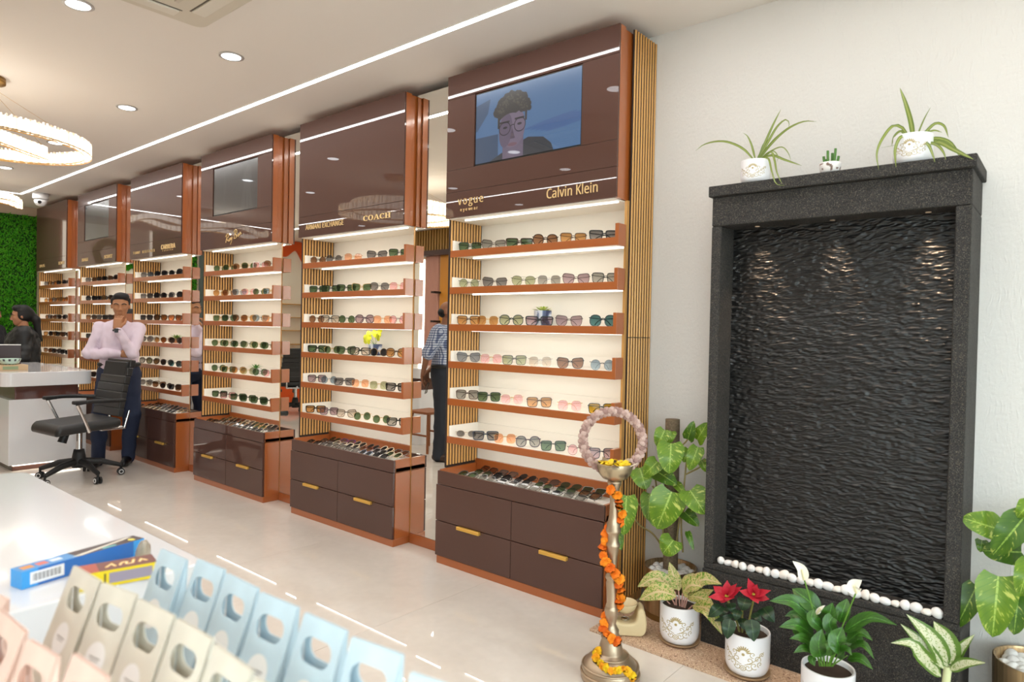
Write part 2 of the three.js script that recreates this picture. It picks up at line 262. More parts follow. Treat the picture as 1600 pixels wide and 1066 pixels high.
// ------------------------------------------------------------------ display units along the wall
const UX = -2.9224, UW = 1.1822, UP_ = 1.5678, ZM = -0.105, YT = 2.9, YB = 2.058;
const ROWS = [1.868, 1.649, 1.428, 1.205, 0.981, 0.752];       // tops of the shelf lips
const unitWord = ['nearest the fountain', 'second from the fountain', 'third from the fountain', 'fourth from the fountain', 'fifth from the fountain', 'sixth from the fountain'];
const fonts = {};
for (const [k, f] of [['sans', 'droid_sans_regular'], ['bold', 'droid_sans_bold'], ['serif', 'droid_serif_bold']]) fonts[k] = await new FontLoader().loadAsync(`fonts/droid/${f}.typeface.json`);
function textGeo(s, font, h, x0, x1, y) { // letters of height h spanning x0..x1 with their foot at y
  const g = new TextGeometry(s, { font: fonts[font], size: h, depth: 0.004, curveSegments: 4, bevelEnabled: false }); g.computeBoundingBox();
  const b = g.boundingBox; g.translate(-b.min.x, 0, 0); if (x1) g.scale((x1 - x0) / (b.max.x - b.min.x), 1, 1); g.translate(x0, y, 0.0); return g;
}
function spacedText(s, font, h, x0, x1, y) { const gs = [], st = (x1 - x0) / s.length; [...s].forEach((c, k) => { if (c !== ' ') gs.push(textGeo(c, font, h, x0 + k * st, 0, y)); }); return merge(gs); }
const halfSlat = (() => { const g = new THREE.CylinderGeometry(0.0083, 0.0083, 1, 10, 1, false, 0, Math.PI); return g; })();
const led2 = glow(C_SHELF, 2.5);
const units = [];
function displayUnit(i) {
  const x0 = UX - i * UP_;
  const t = thing('display_unit', ['tall brown and copper sunglasses display unit with a blue portrait screen, nearest the fountain', 'tall brown and copper sunglasses display unit with a plain glossy header, second from the fountain', 'tall brown and copper sunglasses display unit with a dark screen, third from the fountain', 'tall brown and copper sunglasses display unit behind the standing man, fourth from the fountain', 'tall brown and copper sunglasses display unit, fifth from the fountain', 'tall brown and copper sunglasses display unit beside the grass panel, farthest from the fountain'][i], 'display unit', [x0, 0, 0], 0, 'sunglasses display units along the wall');
  const screen = i % 2 === 0, W = UW;
  // header: copper carcass with glossy brown panels in front
  const hd = obj('header', [bx(0.001, W, YB, YT, -0.056, -0.012, 0.002), bx(0.012, W - 0.012, YB + 0.002, YT - 0.002, ZM - 0.2, -0.05, 0.002)], M.copper, t);
  const pan = (y0, y1) => obj('header_panel', bx(0, W - 0.001, y0, y1, -0.012, 0, 0.0012), M.brown, hd);
  if (screen) { pan(2.758, YT); obj('header_panel', bx(0, 0.221, 2.3405, 2.7565, -0.012, 0, 0.001), M.brown, hd); obj('header_panel', bx(0.968, W - 0.001, 2.3405, 2.7565, -0.012, 0, 0.001), M.brown, hd); pan(2.2085, 2.339); pan(YB, 2.207); }
  else { pan(2.2085, YT); pan(YB, 2.207); }
  const letters = { 0: [spacedText('vogue', 'sans', 0.045, 0.103, 0.32, 2.128), spacedText('eyewear', 'sans', 0.018, 0.124, 0.276, 2.09), textGeo('Calvin Klein', 'sans', 0.05, 0.758, 1.074, 2.095)],
    1: [textGeo('ARMANI EXCHANGE', 'sans', 0.036, 0.096, 0.557, 2.108), textGeo('COACH', 'serif', 0.034, 0.778, 1.063, 2.113)],
    3: [spacedText('TOMMY HILFIGER', 'sans', 0.026, 0.085, 0.63, 2.105), textGeo('CARRERA', 'bold', 0.045, 0.758, 1.066, 2.115), spacedText('CARRERA', 'sans', 0.012, 0.79, 1.04, 2.095)],
    4: [textGeo('IMAGE', 'sans', 0.036, 0.16, 0.36, 2.105), textGeo('SCOTT', 'serif', 0.036, 0.86, 1.09, 2.105)], 5: [textGeo('IRUS', 'sans', 0.036, 0.146, 0.36, 2.105), textGeo('IDEE', 'sans', 0.036, 0.9, 1.12, 2.108)] }[i];
  if (letters) for (const g of letters) obj('lettering', g, M.goldText, hd);
  else { // slanted handwritten lettering drawn as strokes
    const st = (pts) => tube(pts.map(p => V(p[0], p[1], 0.003)), 0.0035, 18, 5);
    const R = (ox, oy, s) => [st([[ox, oy], [ox + 0.012 * s, oy + 0.035 * s], [ox + 0.022 * s, oy + 0.07 * s]]), st([[ox - 0.006 * s, oy + 0.05 * s], [ox + 0.02 * s, oy + 0.072 * s], [ox + 0.05 * s, oy + 0.068 * s], [ox + 0.045 * s, oy + 0.045 * s], [ox + 0.016 * s, oy + 0.036 * s], [ox + 0.045 * s, oy + 0.01 * s], [ox + 0.062 * s, oy + 0.018 * s]])];
    obj('lettering', [...R(0.47, 2.095, 1), st([[0.535, 2.13], [0.52, 2.115], [0.535, 2.105], [0.548, 2.13], [0.552, 2.112]]), st([[0.556, 2.135], [0.566, 2.115], [0.58, 2.14], [0.57, 2.105], [0.55, 2.075]])], M.goldText, hd);
    obj('lettering', [st([[0.61, 2.12], [0.62, 2.15], [0.632, 2.19]]), st([[0.6, 2.175], [0.63, 2.195], [0.655, 2.188], [0.648, 2.165], [0.625, 2.158], [0.65, 2.145], [0.648, 2.126], [0.61, 2.12]]), st([[0.685, 2.155], [0.668, 2.142], [0.68, 2.132], [0.692, 2.157], [0.698, 2.14]]), st([[0.702, 2.14], [0.708, 2.165], [0.718, 2.165], [0.722, 2.148], [0.735, 2.155]])], M.goldText, hd);
  }
  obj('header_soffit', bx(0.02, W - 0.02, YB - 0.006, YB, ZM - 0.2, -0.014), M.back, hd);
  const hl = obj('light_strip', bx(0.1, W - 0.03, YB - 0.014, YB - 0.006, -0.073, -0.063), led2, t); rectLight(t, W - 0.14, 0.01, V(W / 2 + 0.03, YB - 0.0155, -0.068), V(0, -1, 0), C_SHELF, L_SHELF);
  // recess
  obj('back_panel', bx(0.012, W - 0.012, 0.56, YB, -0.34, -0.305), M.back, t);
  const lp = obj('side_panel', bx(0, 0.014, 0.56, YB, -0.34, -0.03), M.brownBack, t);
  obj('side_panel', bx(W - 0.014, W, 0.0, YB, -0.34, ZM), M.slat, t);
  for (let k = 0; k < 11; k++) { const m = obj('slat', halfSlat, M.slat, lp); m.scale.set(0.8, YB - 0.575, 1); m.position.set(0.013, (YB + 0.575) / 2, -0.04 - k * 0.025); }
  if (i === 0) { // slatted outer end panel facing the fountain
    const ep = obj('end_panel', bx(W, W + 0.006, 0.05, YT + 0.01, ZW + 0.002, ZM - 0.02), M.brownBack, t);
    for (let k = 0; k < 9; k++) for (const [a, b] of [[0.05, 1.372], [1.376, YT + 0.01]]) { const m = obj('slat', halfSlat, M.slat, ep); m.scale.set(0.8, b - a, 0.86); m.position.set(W + 0.005, (a + b) / 2, ZM - 0.034 - k * 0.0262); }
  }
  // shelves
  for (const y of ROWS) {
    const sh = obj('shelf', [bx(0.02, W - 0.02, y - 0.034, y - 0.003, -0.303, -0.042, 0.002), bx(0.02, W - 0.02, y - 0.003, y + 0.06, -0.303, -0.29), bx(0.02, 0.028, y - 0.003, y + 0.062, -0.29, -0.042)], M.shelfWhite, t);
    obj('lip', bx(0.016, W, y - 0.04, y, -0.042, -0.028, 0.0015), M.copper, sh);
    obj('end_block', bx(W - 0.02, W + 0.0005, y - 0.04, y + 0.068, -0.097, -0.0275, 0.0015), M.copper, sh);
    obj('light_strip', bx(0.1, W - 0.03, y - 0.042, y - 0.034, -0.15, -0.14), led2, sh);
    rectLight(t, W - 0.14, 0.01, V(W / 2 + 0.03, y - 0.0435, -0.145), V(0, -1, 0), C_SHELF, L_SHELF);
  }
  // drawer cabinet
  const cx0 = 0.012, cx1 = W - 0.004, cz = 0.036;
  obj('cabinet_body', [bx(cx0, cx1, 0.0, 0.045, ZM - 0.02, cz - 0.002, 0.002), bx(cx0 + 0.004, cx1, 0.045, 0.47, ZM - 0.2, cz - 0.016, 0.002), bx(cx0, cx1, 0.474, 0.50, -0.284, cz - 0.016)], M.copper, t);
  for (const g of [bx(cx1 - 0.016, cx1, 0.474, 0.554, -0.284, cz - 0.015, 0.002), bx(cx0, cx0 + 0.016, 0.474, 0.56, -0.284, cz - 0.015, 0.002), bx(cx0, cx1, 0.474, 0.585, -0.303, -0.285, 0.002)]) obj('tray_rim', g, M.copper, t);
  obj('tray_floor', bx(cx0 + 0.017, cx1 - 0.017, 0.5, 0.506, -0.284, cz - 0.02), M.matteWhite, t);
  obj('tray_front', bx(cx0 - 0.002, cx1 - 0.001, 0.474, 0.552, cz - 0.014, cz, 0.0015), M.brown, t);
  for (const [c, a, b] of [[0, cx0 - 0.01, 0.588], [1, 0.592, cx1 - 0.005]]) {
    obj('drawer', bx(a, b, 0.2585, 0.47, cz - 0.014, cz + 0.002, 0.0015), M.brown, t);
    const d = obj('drawer', bx(a, b, 0.0475, 0.2535, cz - 0.014, cz + 0.002, 0.0015), M.brown, t);
    const hx = c ? 0.883 : 0.28; obj('handle', bx(hx - 0.088, hx + 0.088, 0.237, 0.2565, cz + 0.002, cz + 0.022, 0.003), M.gold, d);
  }
  units.push(t);
}
for (let i = 0; i < 6; i++) displayUnit(i);
// mirrors between the units
for (let i = 0; i < 5; i++) {
  const a = UX - (i + 1) * UP_ + UW + 0.001, b = UX - i * UP_ - 0.001, w = b - a;
  const t = thing('wall_mirror', `tall narrow mirror between the ${['first and second', 'second and third', 'third and fourth', 'fourth and fifth', 'fifth and sixth'][i]} display units from the fountain`, 'mirror', [a, 0, 0], 0, 'mirrors between the display units');
  obj('mirror_glass', bx(0.002, w - 0.002, 0.066, YT, ZM - 0.008, ZM), M.mirror, t);
  obj('backing', bx(0.002, w - 0.002, 0.0, YT, ZW + 0.002, ZM - 0.009), M.brownBack, t);
  obj('plinth', bx(0.0, w, 0.0, 0.064, ZM - 0.008, ZM + 0.006, 0.002), M.copper, t);
}
struct('trim_4', bx(XB, UX - 5 * UP_ - 0.002, 0, HC, ZW, ZM), M.beige);

// screens set in the headers
{
  const W2 = 640, H2 = 356;
  const portrait = canvasTex(W2, H2, (c) => {
    c.fillStyle = '#4f75a0'; c.fillRect(0, 0, W2, H2);
    c.fillStyle = '#3d5878'; c.beginPath(); c.moveTo(0, 60); c.lineTo(95, 40); c.lineTo(80, 110); c.lineTo(10, 190); c.lineTo(0, 190); c.fill(); c.fillStyle = '#37506e'; c.fillRect(0, 225, 150, 131);
    c.fillStyle = '#47689a'; for (let k = 0; k < 5; k++) { c.beginPath(); c.ellipse(470 + k * 30, 215 + k * 7, 150, 9, -0.12, 0, 7); c.fill(); }
    c.fillStyle = '#2c3440'; c.beginPath(); c.moveTo(95, 356); c.lineTo(170, 325); c.lineTo(340, 270); c.lineTo(430, 285); c.lineTo(475, 320); c.lineTo(490, 356); c.fill();
    c.fillStyle = '#6c6176'; c.fillRect(180, 240, 130, 116);
    c.fillStyle = '#776b80'; c.beginPath(); c.ellipse(238, 205, 82, 100, 0, 0, 7); c.fill(); c.fillStyle = '#62586e'; c.beginPath(); c.ellipse(198, 215, 42, 84, 0.1, 0, 7); c.fill();
    c.fillStyle = '#3a3a3c'; c.beginPath(); c.ellipse(238, 118, 98, 74, 0, Math.PI, 2 * Math.PI); c.lineTo(330, 150); c.quadraticCurveTo(300, 118, 262, 140); c.quadraticCurveTo(200, 122, 150, 168); c.lineTo(140, 118); c.fill(); seed = 99; for (let k = 0; k < 420; k++) { const a = Math.PI * (1 + rnd()), r = rr(0.55, 1.05); c.beginPath(); c.arc(238 + 104 * r * Math.cos(a), 132 + 92 * r * Math.sin(a), rr(6, 15), 0, 7); c.fill(); } c.fillRect(146, 120, 14, 80); c.fillRect(318, 120, 12, 66);
    c.fillStyle = '#55534c'; for (let k = 0; k < 130; k++) { const a = Math.PI * (1 + rnd()), r = rr(0.5, 1); c.beginPath(); c.arc(238 + 96 * r * Math.cos(a), 126 + 82 * r * Math.sin(a), rr(2, 5), 0, 7); c.fill(); }
    c.fillStyle = '#33333a'; c.fillRect(160, 170, 62, 9); c.fillRect(255, 164, 58, 9);
    c.fillStyle = '#2a2c36'; c.beginPath(); c.ellipse(195, 202, 14, 6, 0, 0, 7); c.ellipse(285, 196, 14, 6, 0, 0, 7); c.fill();
    c.strokeStyle = '#1e222c'; c.lineWidth = 4; c.beginPath(); c.ellipse(192, 206, 35, 32, 0, 0, 7); c.stroke(); c.beginPath(); c.ellipse(287, 200, 34, 33, 0, 0, 7); c.stroke(); c.beginPath(); c.moveTo(226, 200); c.quadraticCurveTo(240, 190, 254, 196); c.stroke();
    c.fillStyle = '#564b5c'; c.beginPath(); c.moveTo(240, 210); c.lineTo(226, 262); c.lineTo(258, 262); c.fill(); c.fillStyle = '#765866'; c.beginPath(); c.ellipse(242, 290, 30, 9, 0, 0, 7); c.fill();
  });
  const dim = canvasTex(W2, H2, (c) => { c.fillStyle = '#4c4c4c'; c.fillRect(0, 0, W2, H2); c.fillStyle = '#6a6a69';
    c.beginPath(); c.moveTo(500, 30); c.lineTo(545, 40); c.lineTo(560, 120); c.lineTo(540, 200); c.lineTo(580, 356); c.lineTo(400, 356); c.lineTo(450, 180); c.lineTo(430, 120); c.lineTo(470, 60); c.fill();
    c.fillStyle = '#5f5f5e'; c.fillRect(150, 40, 22, 230); c.fillRect(160, 110, 30, 90); c.fillStyle = '#4a4a4a'; c.fillRect(470, 220, 12, 136); c.fillRect(520, 240, 8, 116); });
  const dim2 = canvasTex(W2, H2, (c) => { c.fillStyle = '#4d5357'; c.fillRect(0, 0, W2, H2); c.fillStyle = '#565d61'; c.fillRect(60, 0, 240, 356); c.fillStyle = '#484d50'; c.fillRect(330, 60, 120, 296); });
  [[0, portrait, 'wide screen showing a curly haired face in round glasses on blue', 0.62], [2, dim, 'dim grey screen with a pale striding figure in the third unit header', 0.24], [4, dim2, 'dim blue grey screen in the fifth unit header', 0.3]].forEach(([i, map, label, e]) => {
    const x0 = UX - i * UP_, t = thing('wall_screen', label, 'screen', [x0 + 0.5945, 2.549, -0.006]);
    obj('bezel', [bx(-0.371, 0.371, -0.2065, 0.2065, -0.012, -0.002)], M.black, t);
    const g = new THREE.PlaneGeometry(0.73, 0.398); g.translate(0, 0, 0.0);
    obj('screen_picture', g, new THREE.MeshPhysicalMaterial({ color: 0x050505, emissive: 0xffffff, emissiveMap: map, emissiveIntensity: e, roughness: 0.25, clearcoat: 1, clearcoatRoughness: 0.03 }), t);
  });
}

// ------------------------------------------------------------------ sunglasses
const FR = { black: std(0x0c0c0d, 0.25), tortoise: std(0x3b2413, 0.25), brown: std(0x4a3326, 0.3), grey: std(0x55504c, 0.3), navy: std(0x141a2c, 0.3), green: std(0x1c2a22, 0.3), plum: std(0x3a1f33, 0.3), gold: std(0xc9a468, 0.3, 0.8), silver: std(0xb5b5b8, 0.25, 0.8), purple: std(0x5b1f7a, 0.35), red: std(0x8c2f28, 0.35), clear: std(0xc9b9a6, 0.25), ivory: std(0xe4d3b4, 0.3), blue: std(0x5c86ac, 0.3) };
const LC = { grey: [0.20, 0.19, 0.19], dark: [0.05, 0.05, 0.055], green: [0.10, 0.15, 0.08], olive: [0.36, 0.38, 0.25], brown: [0.25, 0.13, 0.07], amber: [0.48, 0.26, 0.10], mauve: [0.36, 0.27, 0.30], pink: [0.72, 0.42, 0.44], orange: [0.74, 0.40, 0.25], beige: [0.52, 0.46, 0.40], teal: [0.07, 0.16, 0.17], blue: [0.26, 0.33, 0.39], mustard: [0.40, 0.25, 0.03], smoke: [0.30, 0.29, 0.27] };
const LM = {}; for (const k in LC) LM[k] = new THREE.MeshPhysicalMaterial({ color: new THREE.Color().setRGB(...LC[k]), roughness: 0.03, transmission: 0.92, thickness: 0, ior: 1.5, specularIntensity: 0.35, side: THREE.DoubleSide, vertexColors: true });
const STY = { // half width, half height, exponent, rim thickness, words
  sq: [0.0265, 0.021, 4.2, 0.0034, 'square'], fl: [0.029, 0.019, 5, 0.005, 'flat top'], ro: [0.0235, 0.0225, 2.1, 0.0016, 'round'], rt: [0.026, 0.023, 2.4, 0.0042, 'thick round'], ca: [0.028, 0.022, 3, 0.0028, 'cat eye'], av: [0.0275, 0.0245, 2.3, 0.0013, 'aviator'], rl: [0.0255, 0.023, 3, 0.0007, 'rimless'], ov: [0.024, 0.0155, 2.2, 0.0022, 'slim oval'] };
const gcache = {};
function glassesGeo(st) {
  if (gcache[st]) return gcache[st];
  const [a, b0, n, th] = STY[st], b = b0 * 1.16, cx = a + 0.0095 + th * 0.6;
  const out = (off, side) => { const P = []; for (let k = 0; k < 22; k++) { const t = k / 22 * Math.PI * 2, c = Math.cos(t), s = Math.sin(t); let x = Math.sign(c) * Math.pow(Math.abs(c), 2 / n) * (a + off), y = Math.sign(s) * Math.pow(Math.abs(s), 2 / n) * (b + off);
      if (st === 'sq' || st === 'fl') x *= 1 + 0.09 * y / b; if (st === 'ca') { x *= 1 + 0.12 * y / b; if (y > 0 && x > 0) y += 0.006 * (x / a) * (y / b); } if (st === 'av') { x *= 1 + 0.1 * y / b; if (y < 0) x += 0.004 * y / b; if (y < 0 && x < 0) y *= 0.88; }
      P.push(new THREE.Vector2(side * x, y)); } return side < 0 ? P.reverse() : P; };
  const fr = [], ln = [];
  for (const s of [-1, 1]) {
    const sh = new THREE.Shape(out(th, s)); sh.holes.push(new THREE.Path(out(0, s)));
    const g = new THREE.ExtrudeGeometry(sh, { depth: Math.max(0.0022, th), bevelEnabled: false, curveSegments: 1 }); g.translate(s * cx, 0, -0.001); fr.push(g);
    const l = new THREE.ShapeGeometry(new THREE.Shape(out(0.0004, s)), 1); l.translate(s * cx, 0, 0.0004);
    const y = l.attributes.position, col = new Float32Array(y.count * 3); for (let k = 0; k < y.count; k++) { const q = clamp(0.5 + y.getY(k) / (2 * b)), v = 1.75 - 0.8 * q; col[3 * k] = col[3 * k + 1] = col[3 * k + 2] = v; } l.setAttribute('color', new THREE.BufferAttribute(col, 3)); ln.push(l);
    fr.push(cyl(0.0016 + th * 0.3, 0.0016 + th * 0.3, V(s * (cx + a), b * 0.55, 0.001), V(s * (cx + a + 0.006), b * 0.6, -0.004), 5));
  }
  fr.push(tube([V(-0.0105, b * 0.35, 0.001), V(0, b * 0.35 + 0.003, 0.002), V(0.0105, b * 0.35, 0.001)], Math.max(0.0011, th * 0.55), 6, 5));
  if (st === 'av') fr.push(cyl(0.0008, 0.0008, V(-0.02, b * 0.8, 0.001), V(0.02, b * 0.8, 0.001), 4));
  const hx = cx + a + 0.006, tr = Math.max(0.0012, th * 0.55);
  const temple = (s) => tube([V(s * hx, b * 0.6, -0.004), V(s * (hx - 0.012), b * 0.55, -0.013 - (s > 0 ? 0.005 : 0)), V(-s * 0.02, b * 0.1, -0.019 - (s > 0 ? 0.006 : 0)), V(-s * (hx - 0.03), -b * 0.75, -0.017 - (s > 0 ? 0.006 : 0))], tr, 10, 5);
  return gcache[st] = { frame: merge(fr), lens: ln, temple: [temple(-1), temple(1)], half: b + th };
}
function sunglasses(label, group, st, fr, lc, pos, rot, parts = true) {
  const G = glassesGeo(st), t = thing('sunglasses', label, 'sunglasses', [pos.x, pos.y, pos.z], 0, group);
  t.rotation.set(rot.x, rot.y, rot.z, 'YXZ');
  obj('frame', G.frame, FR[fr], t); for (const l of G.lens) obj('lens', l, LM[lc], t);
  if (parts) for (const g of G.temple) obj('temple', g, FR[fr], t);
  return t;
}
function xAt(px, y, z) { // x of the point at height y and depth z that lies in picture column px
  const k = (px - 800) / FPX, dy = y - CAM.y, dz = z - CAM.z; return (CR.y * dy + CR.z * dz - k * (CF.y * dy + CF.z * dz)) / (k * CF.x - CR.x);
}
const ordW = ['first', 'second', 'third', 'fourth', 'fifth', 'sixth', 'seventh', 'eighth', 'ninth'], rowWd = ['top', 'second', 'third', 'fourth', 'fifth', 'bottom'];
const frW = (f) => f === 'clear' ? 'pale' : f, lcW = (l) => ({ smoke: 'smoky', dark: 'dark' })[l] ?? l;
const S = { // rows of [column, style, frame, lens]
  0: [[[734.6, 'sq', 'green', 'green'], [771.4, 'ca', 'brown', 'smoke'], [811.5, 'fl', 'tortoise', 'green'], [852, 'rt', 'tortoise', 'brown'], [895.7, 'sq', 'brown', 'amber'], [944, 'fl', 'black', 'grey']],
    [[733, 'ro', 'grey', 'olive'], [773, 'ca', 'brown', 'grey'], [818, 'av', 'black', 'olive'], [858, 'rl', 'silver', 'smoke'], [900, 'ca', 'brown', 'mauve'], [946, 'sq', 'black', 'smoke']],
    [[729.7, 'sq', 'tortoise', 'amber'], [762, 'rl', 'gold', 'amber'], [799, 'rt', 'green', 'olive'], [842.6, 'fl', 'black', 'mauve'], [889, 'ca', 'brown', 'mauve'], [942, 'rt', 'black', 'teal']],
    [[729.8, 'ca', 'grey', 'grey'], [767.4, 'rl', 'gold', 'pink'], [803.6, 'sq', 'grey', 'olive'], [844, 'rl', 'silver', 'beige'], [891, 'ca', 'black', 'brown'], [941, 'ro', 'grey', 'blue']],
    [[727, 'sq', 'brown', 'smoke'], [764, 'sq', 'green', 'green'], [799.8, 'rl', 'gold', 'pink'], [842.6, 'sq', 'brown', 'amber'], [890, 'rl', 'gold', 'pink'], [940, 'sq', 'black', 'mustard']],
    [[722.7, 'ov', 'clear', 'grey'], [758.6, 'fl', 'navy', 'grey'], [789, 'rl', 'gold', 'orange'], [825, 'rt', 'plum', 'smoke'], [864.5, 'sq', 'black', 'green'], [905, 'ro', 'brown', 'pink'], [942, 'sq', 'navy', 'mauve']]],
  1: [[[493, 'ro', 'tortoise', 'brown'], [522, 'ro', 'grey', 'grey'], [552, 'rl', 'gold', 'orange'], [589, 'ca', 'black', 'grey'], [624, 'sq', 'black', 'green']],
    [[494, 'sq', 'green', 'green'], [517, 'sq', 'black', 'green'], [541, 'sq', 'black', 'green'], [565, 'ca', 'gold', 'green'], [593, 'av', 'black', 'grey'], [623, 'rl', 'gold', 'pink']],
    [[490, 'ro', 'tortoise', 'brown'], [516, 'sq', 'black', 'beige'], [542, 'ro', 'green', 'green'], [570, 'rt', 'plum', 'mauve'], [598, 'rl', 'gold', 'orange'], [622, 'ro', 'brown', 'pink']],
    [[491, 'fl', 'black', 'green'], [519, 'ro', 'gold', 'green'], [541, 'ca', 'black', 'green'], [563, 'fl', 'black', 'beige'], [592, 'ro', 'gold', 'dark'], [619, 'rt', 'brown', 'amber']],
    [[490, 'sq', 'black', 'mauve'], [514, 'ro', 'silver', 'blue'], [538, 'fl', 'grey', 'grey'], [563, 'rl', 'gold', 'orange'], [592, 'rl', 'gold', 'olive'], [620, 'fl', 'black', 'grey']],
    [[489, 'fl', 'black', 'amber'], [514, 'sq', 'plum', 'mauve'], [541, 'ca', 'tortoise', 'beige'], [566, 'ro', 'gold', 'green'], [596, 'ro', 'gold', 'green'], [622, 'fl', 'black', 'smoke']]] };
const pal = { 2: ['av', 'av', 'av', 'ro', 'sq'], 3: ['rt', 'ro', 'sq', 'ca', 'av'], 4: ['rt', 'sq', 'av', 'ca'], 5: ['rt', 'sq', 'ca', 'ro'] };
const lensPal = { 2: [['green', 'green', 'brown', 'green', 'pink', 'brown', 'green'], ['amber', 'brown', 'blue', 'pink', 'green', 'blue'], ['green', 'green', 'brown', 'amber', 'blue', 'orange'], ['green', 'green', 'green', 'olive', 'green', 'green'], ['green', 'green', 'amber', 'olive', 'green', 'pink'], ['green', 'pink', 'green', 'green', 'green', 'green']], 3: [['grey', 'blue', 'dark', 'dark', 'dark', 'dark'], ['grey', 'grey', 'dark', 'dark', 'grey', 'dark'], ['dark', 'grey', 'brown', 'amber', 'orange', 'brown'], ['grey', 'beige', 'amber', 'brown', 'dark', 'grey'], ['smoke', 'olive', 'brown', 'dark', 'teal', 'grey'], ['grey', 'beige', 'brown', 'dark', 'dark', 'brown']] };
for (let i = 0; i < 6; i++) ROWS.forEach((y, r) => {
  let row = S[i]?.[r]; const x0 = UX - i * UP_;
  if (!row) { const fr2 = { 2: ['gold', 'silver', 'gold', 'black'], 3: ['black', 'brown', 'tortoise', 'grey'], 4: ['black', 'tortoise'], 5: ['black', 'tortoise', 'navy'] }[i];
    row = [...Array(6)].map((_, k) => { const st = i === 2 && r === 5 ? 'sq' : pal[i][Math.floor(rnd() * pal[i].length)]; return [null, st, i === 2 && r === 5 ? 'black' : fr2[Math.floor(rnd() * fr2.length)], lensPal[i]?.[r]?.[k % 6] ?? ['dark', 'grey', 'brown', 'dark', 'amber'][Math.floor(rnd() * 5)]]; }); }
  row.forEach(([px, st, fr, lc], k) => {
    const h = glassesGeo(st).half, yb = y - 0.003, z = -0.1 + rr(-0.006, 0.006), yc = yb + h + 0.0005;
    let x = px ? xAt(px, yc, z) : x0 + 0.1 + (k + 0.5) * 0.168 + rr(-0.01, 0.01); x = clamp(x, x0 + 0.113, x0 + UW - 0.115);
    const word = i === 0 && r === 5 && k === 6 ? 'rightmost' : ordW[k] + ' from left';
    sunglasses(`${frW(fr)} ${STY[st][4]} ${lcW(lc)}-lens sunglasses, ${word}, ${rowWd[r]} shelf, unit ${unitWord[i]}`, `sunglasses on the shelves of the unit ${unitWord[i]}`, st, fr, lc, V(x, yc, z), { x: -0.1, y: 0.62 + rr(-0.08, 0.08), z: rr(-0.015, 0.015) });
  });
});
// pairs lying in the trays on top of the drawer cabinets
const trayCount = { 0: [6, 6, 6], 1: [6, 6, 6], 2: [6, 6, 6], 3: [5, 5, 5] };
const trayPal = { 0: ['black', 'black', 'grey', 'tortoise', 'silver', 'brown'], 1: ['black', 'tortoise', 'grey', 'brown', 'silver', 'ivory'], 2: ['silver', 'gold', 'grey', 'tortoise', 'ivory'], 3: ['silver', 'gold', 'black', 'grey'] };
const trayLens = ['dark', 'grey', 'brown', 'green', 'smoke', 'dark'], rowN = ['front', 'middle', 'back'];
for (const i of [0, 1, 2, 3]) for (let r = 0; r < 3; r++) for (let k = 0; k < trayCount[i][r]; k++) {
  const n = trayCount[i][r], x0 = UX - i * UP_, x = x0 + 0.13 + (k + 0.5 + (r % 2 ? 0.12 : -0.1)) * (UW - 0.27) / n, z = -0.035 - r * 0.092;
  const sp = i === 1 && r === 2 && k === 1 ? 'purple' : i === 1 && r === 1 && k === 3 ? 'red' : i === 1 && r === 0 && k === 4 ? 'blue' : i === 1 && r === 1 && k === 5 ? 'ivory' : null;
  const st = ['sq', 'rt', 'ro', 'av', 'ca'][Math.floor(rnd() * 5)], fr = sp ?? trayPal[i][Math.floor(rnd() * trayPal[i].length)], lc = trayLens[Math.floor(rnd() * 6)], h = glassesGeo(st).half;
  sunglasses(`${frW(fr)} sunglasses lying flat, ${ordW[k]} from left in ${rowN[r]} tray row, unit ${unitWord[i]}`, `sunglasses in the tray of the unit ${unitWord[i]}`, st, fr, lc, V(x, 0.506 + 0.039, z), { x: -1.15 + rr(-0.1, 0.1), y: rr(-0.16, 0.16), z: 0 });
}

// ------------------------------------------------------------------ fountain
function part(name, geo, mat, t) { const g = Array.isArray(geo) ? merge(geo) : geo.clone(); g.translate(-t.position.x, -t.position.y, -t.position.z); return obj(name, g, mat, t); }
const sub = (name, geo, mat, t, parent) => { const g = Array.isArray(geo) ? merge(geo) : geo.clone(); g.translate(-t.position.x, -t.position.y, -t.position.z); return obj(name, g, mat, parent); };
const graniteC = tex(512, 512, (u, v) => { const a = N1(u * 256, v * 256, 256, 256), b = N2(u * 130, v * 130, 130, 130), c = fbm(N3, u, v, 6, 6, 3); let g = 26 + 24 * c; let col = [g, g * 0.97, g * 0.94]; if (a > 0.74) col = [100, 93, 85]; else if (b > 0.78) col = [66, 57, 48]; else if (a < 0.25) col = [14, 14, 15]; return col; }, true, 2.6, 2.6);
const graniteB = tex(512, 512, (u, v) => { const g = 255 * clamp(0.6 * N1(u * 256, v * 256, 256, 256) + 0.4 * fbm(N2, u, v, 64, 64, 2)); return [g, g, g]; }, false, 2.6, 2.6);
M.granite = std(0xffffff, 0.72, 0, { map: graniteC, bumpMap: graniteB, bumpScale: 0.004 });
const FX0 = -1.272, FX1 = -0.302, FZ = -0.05;
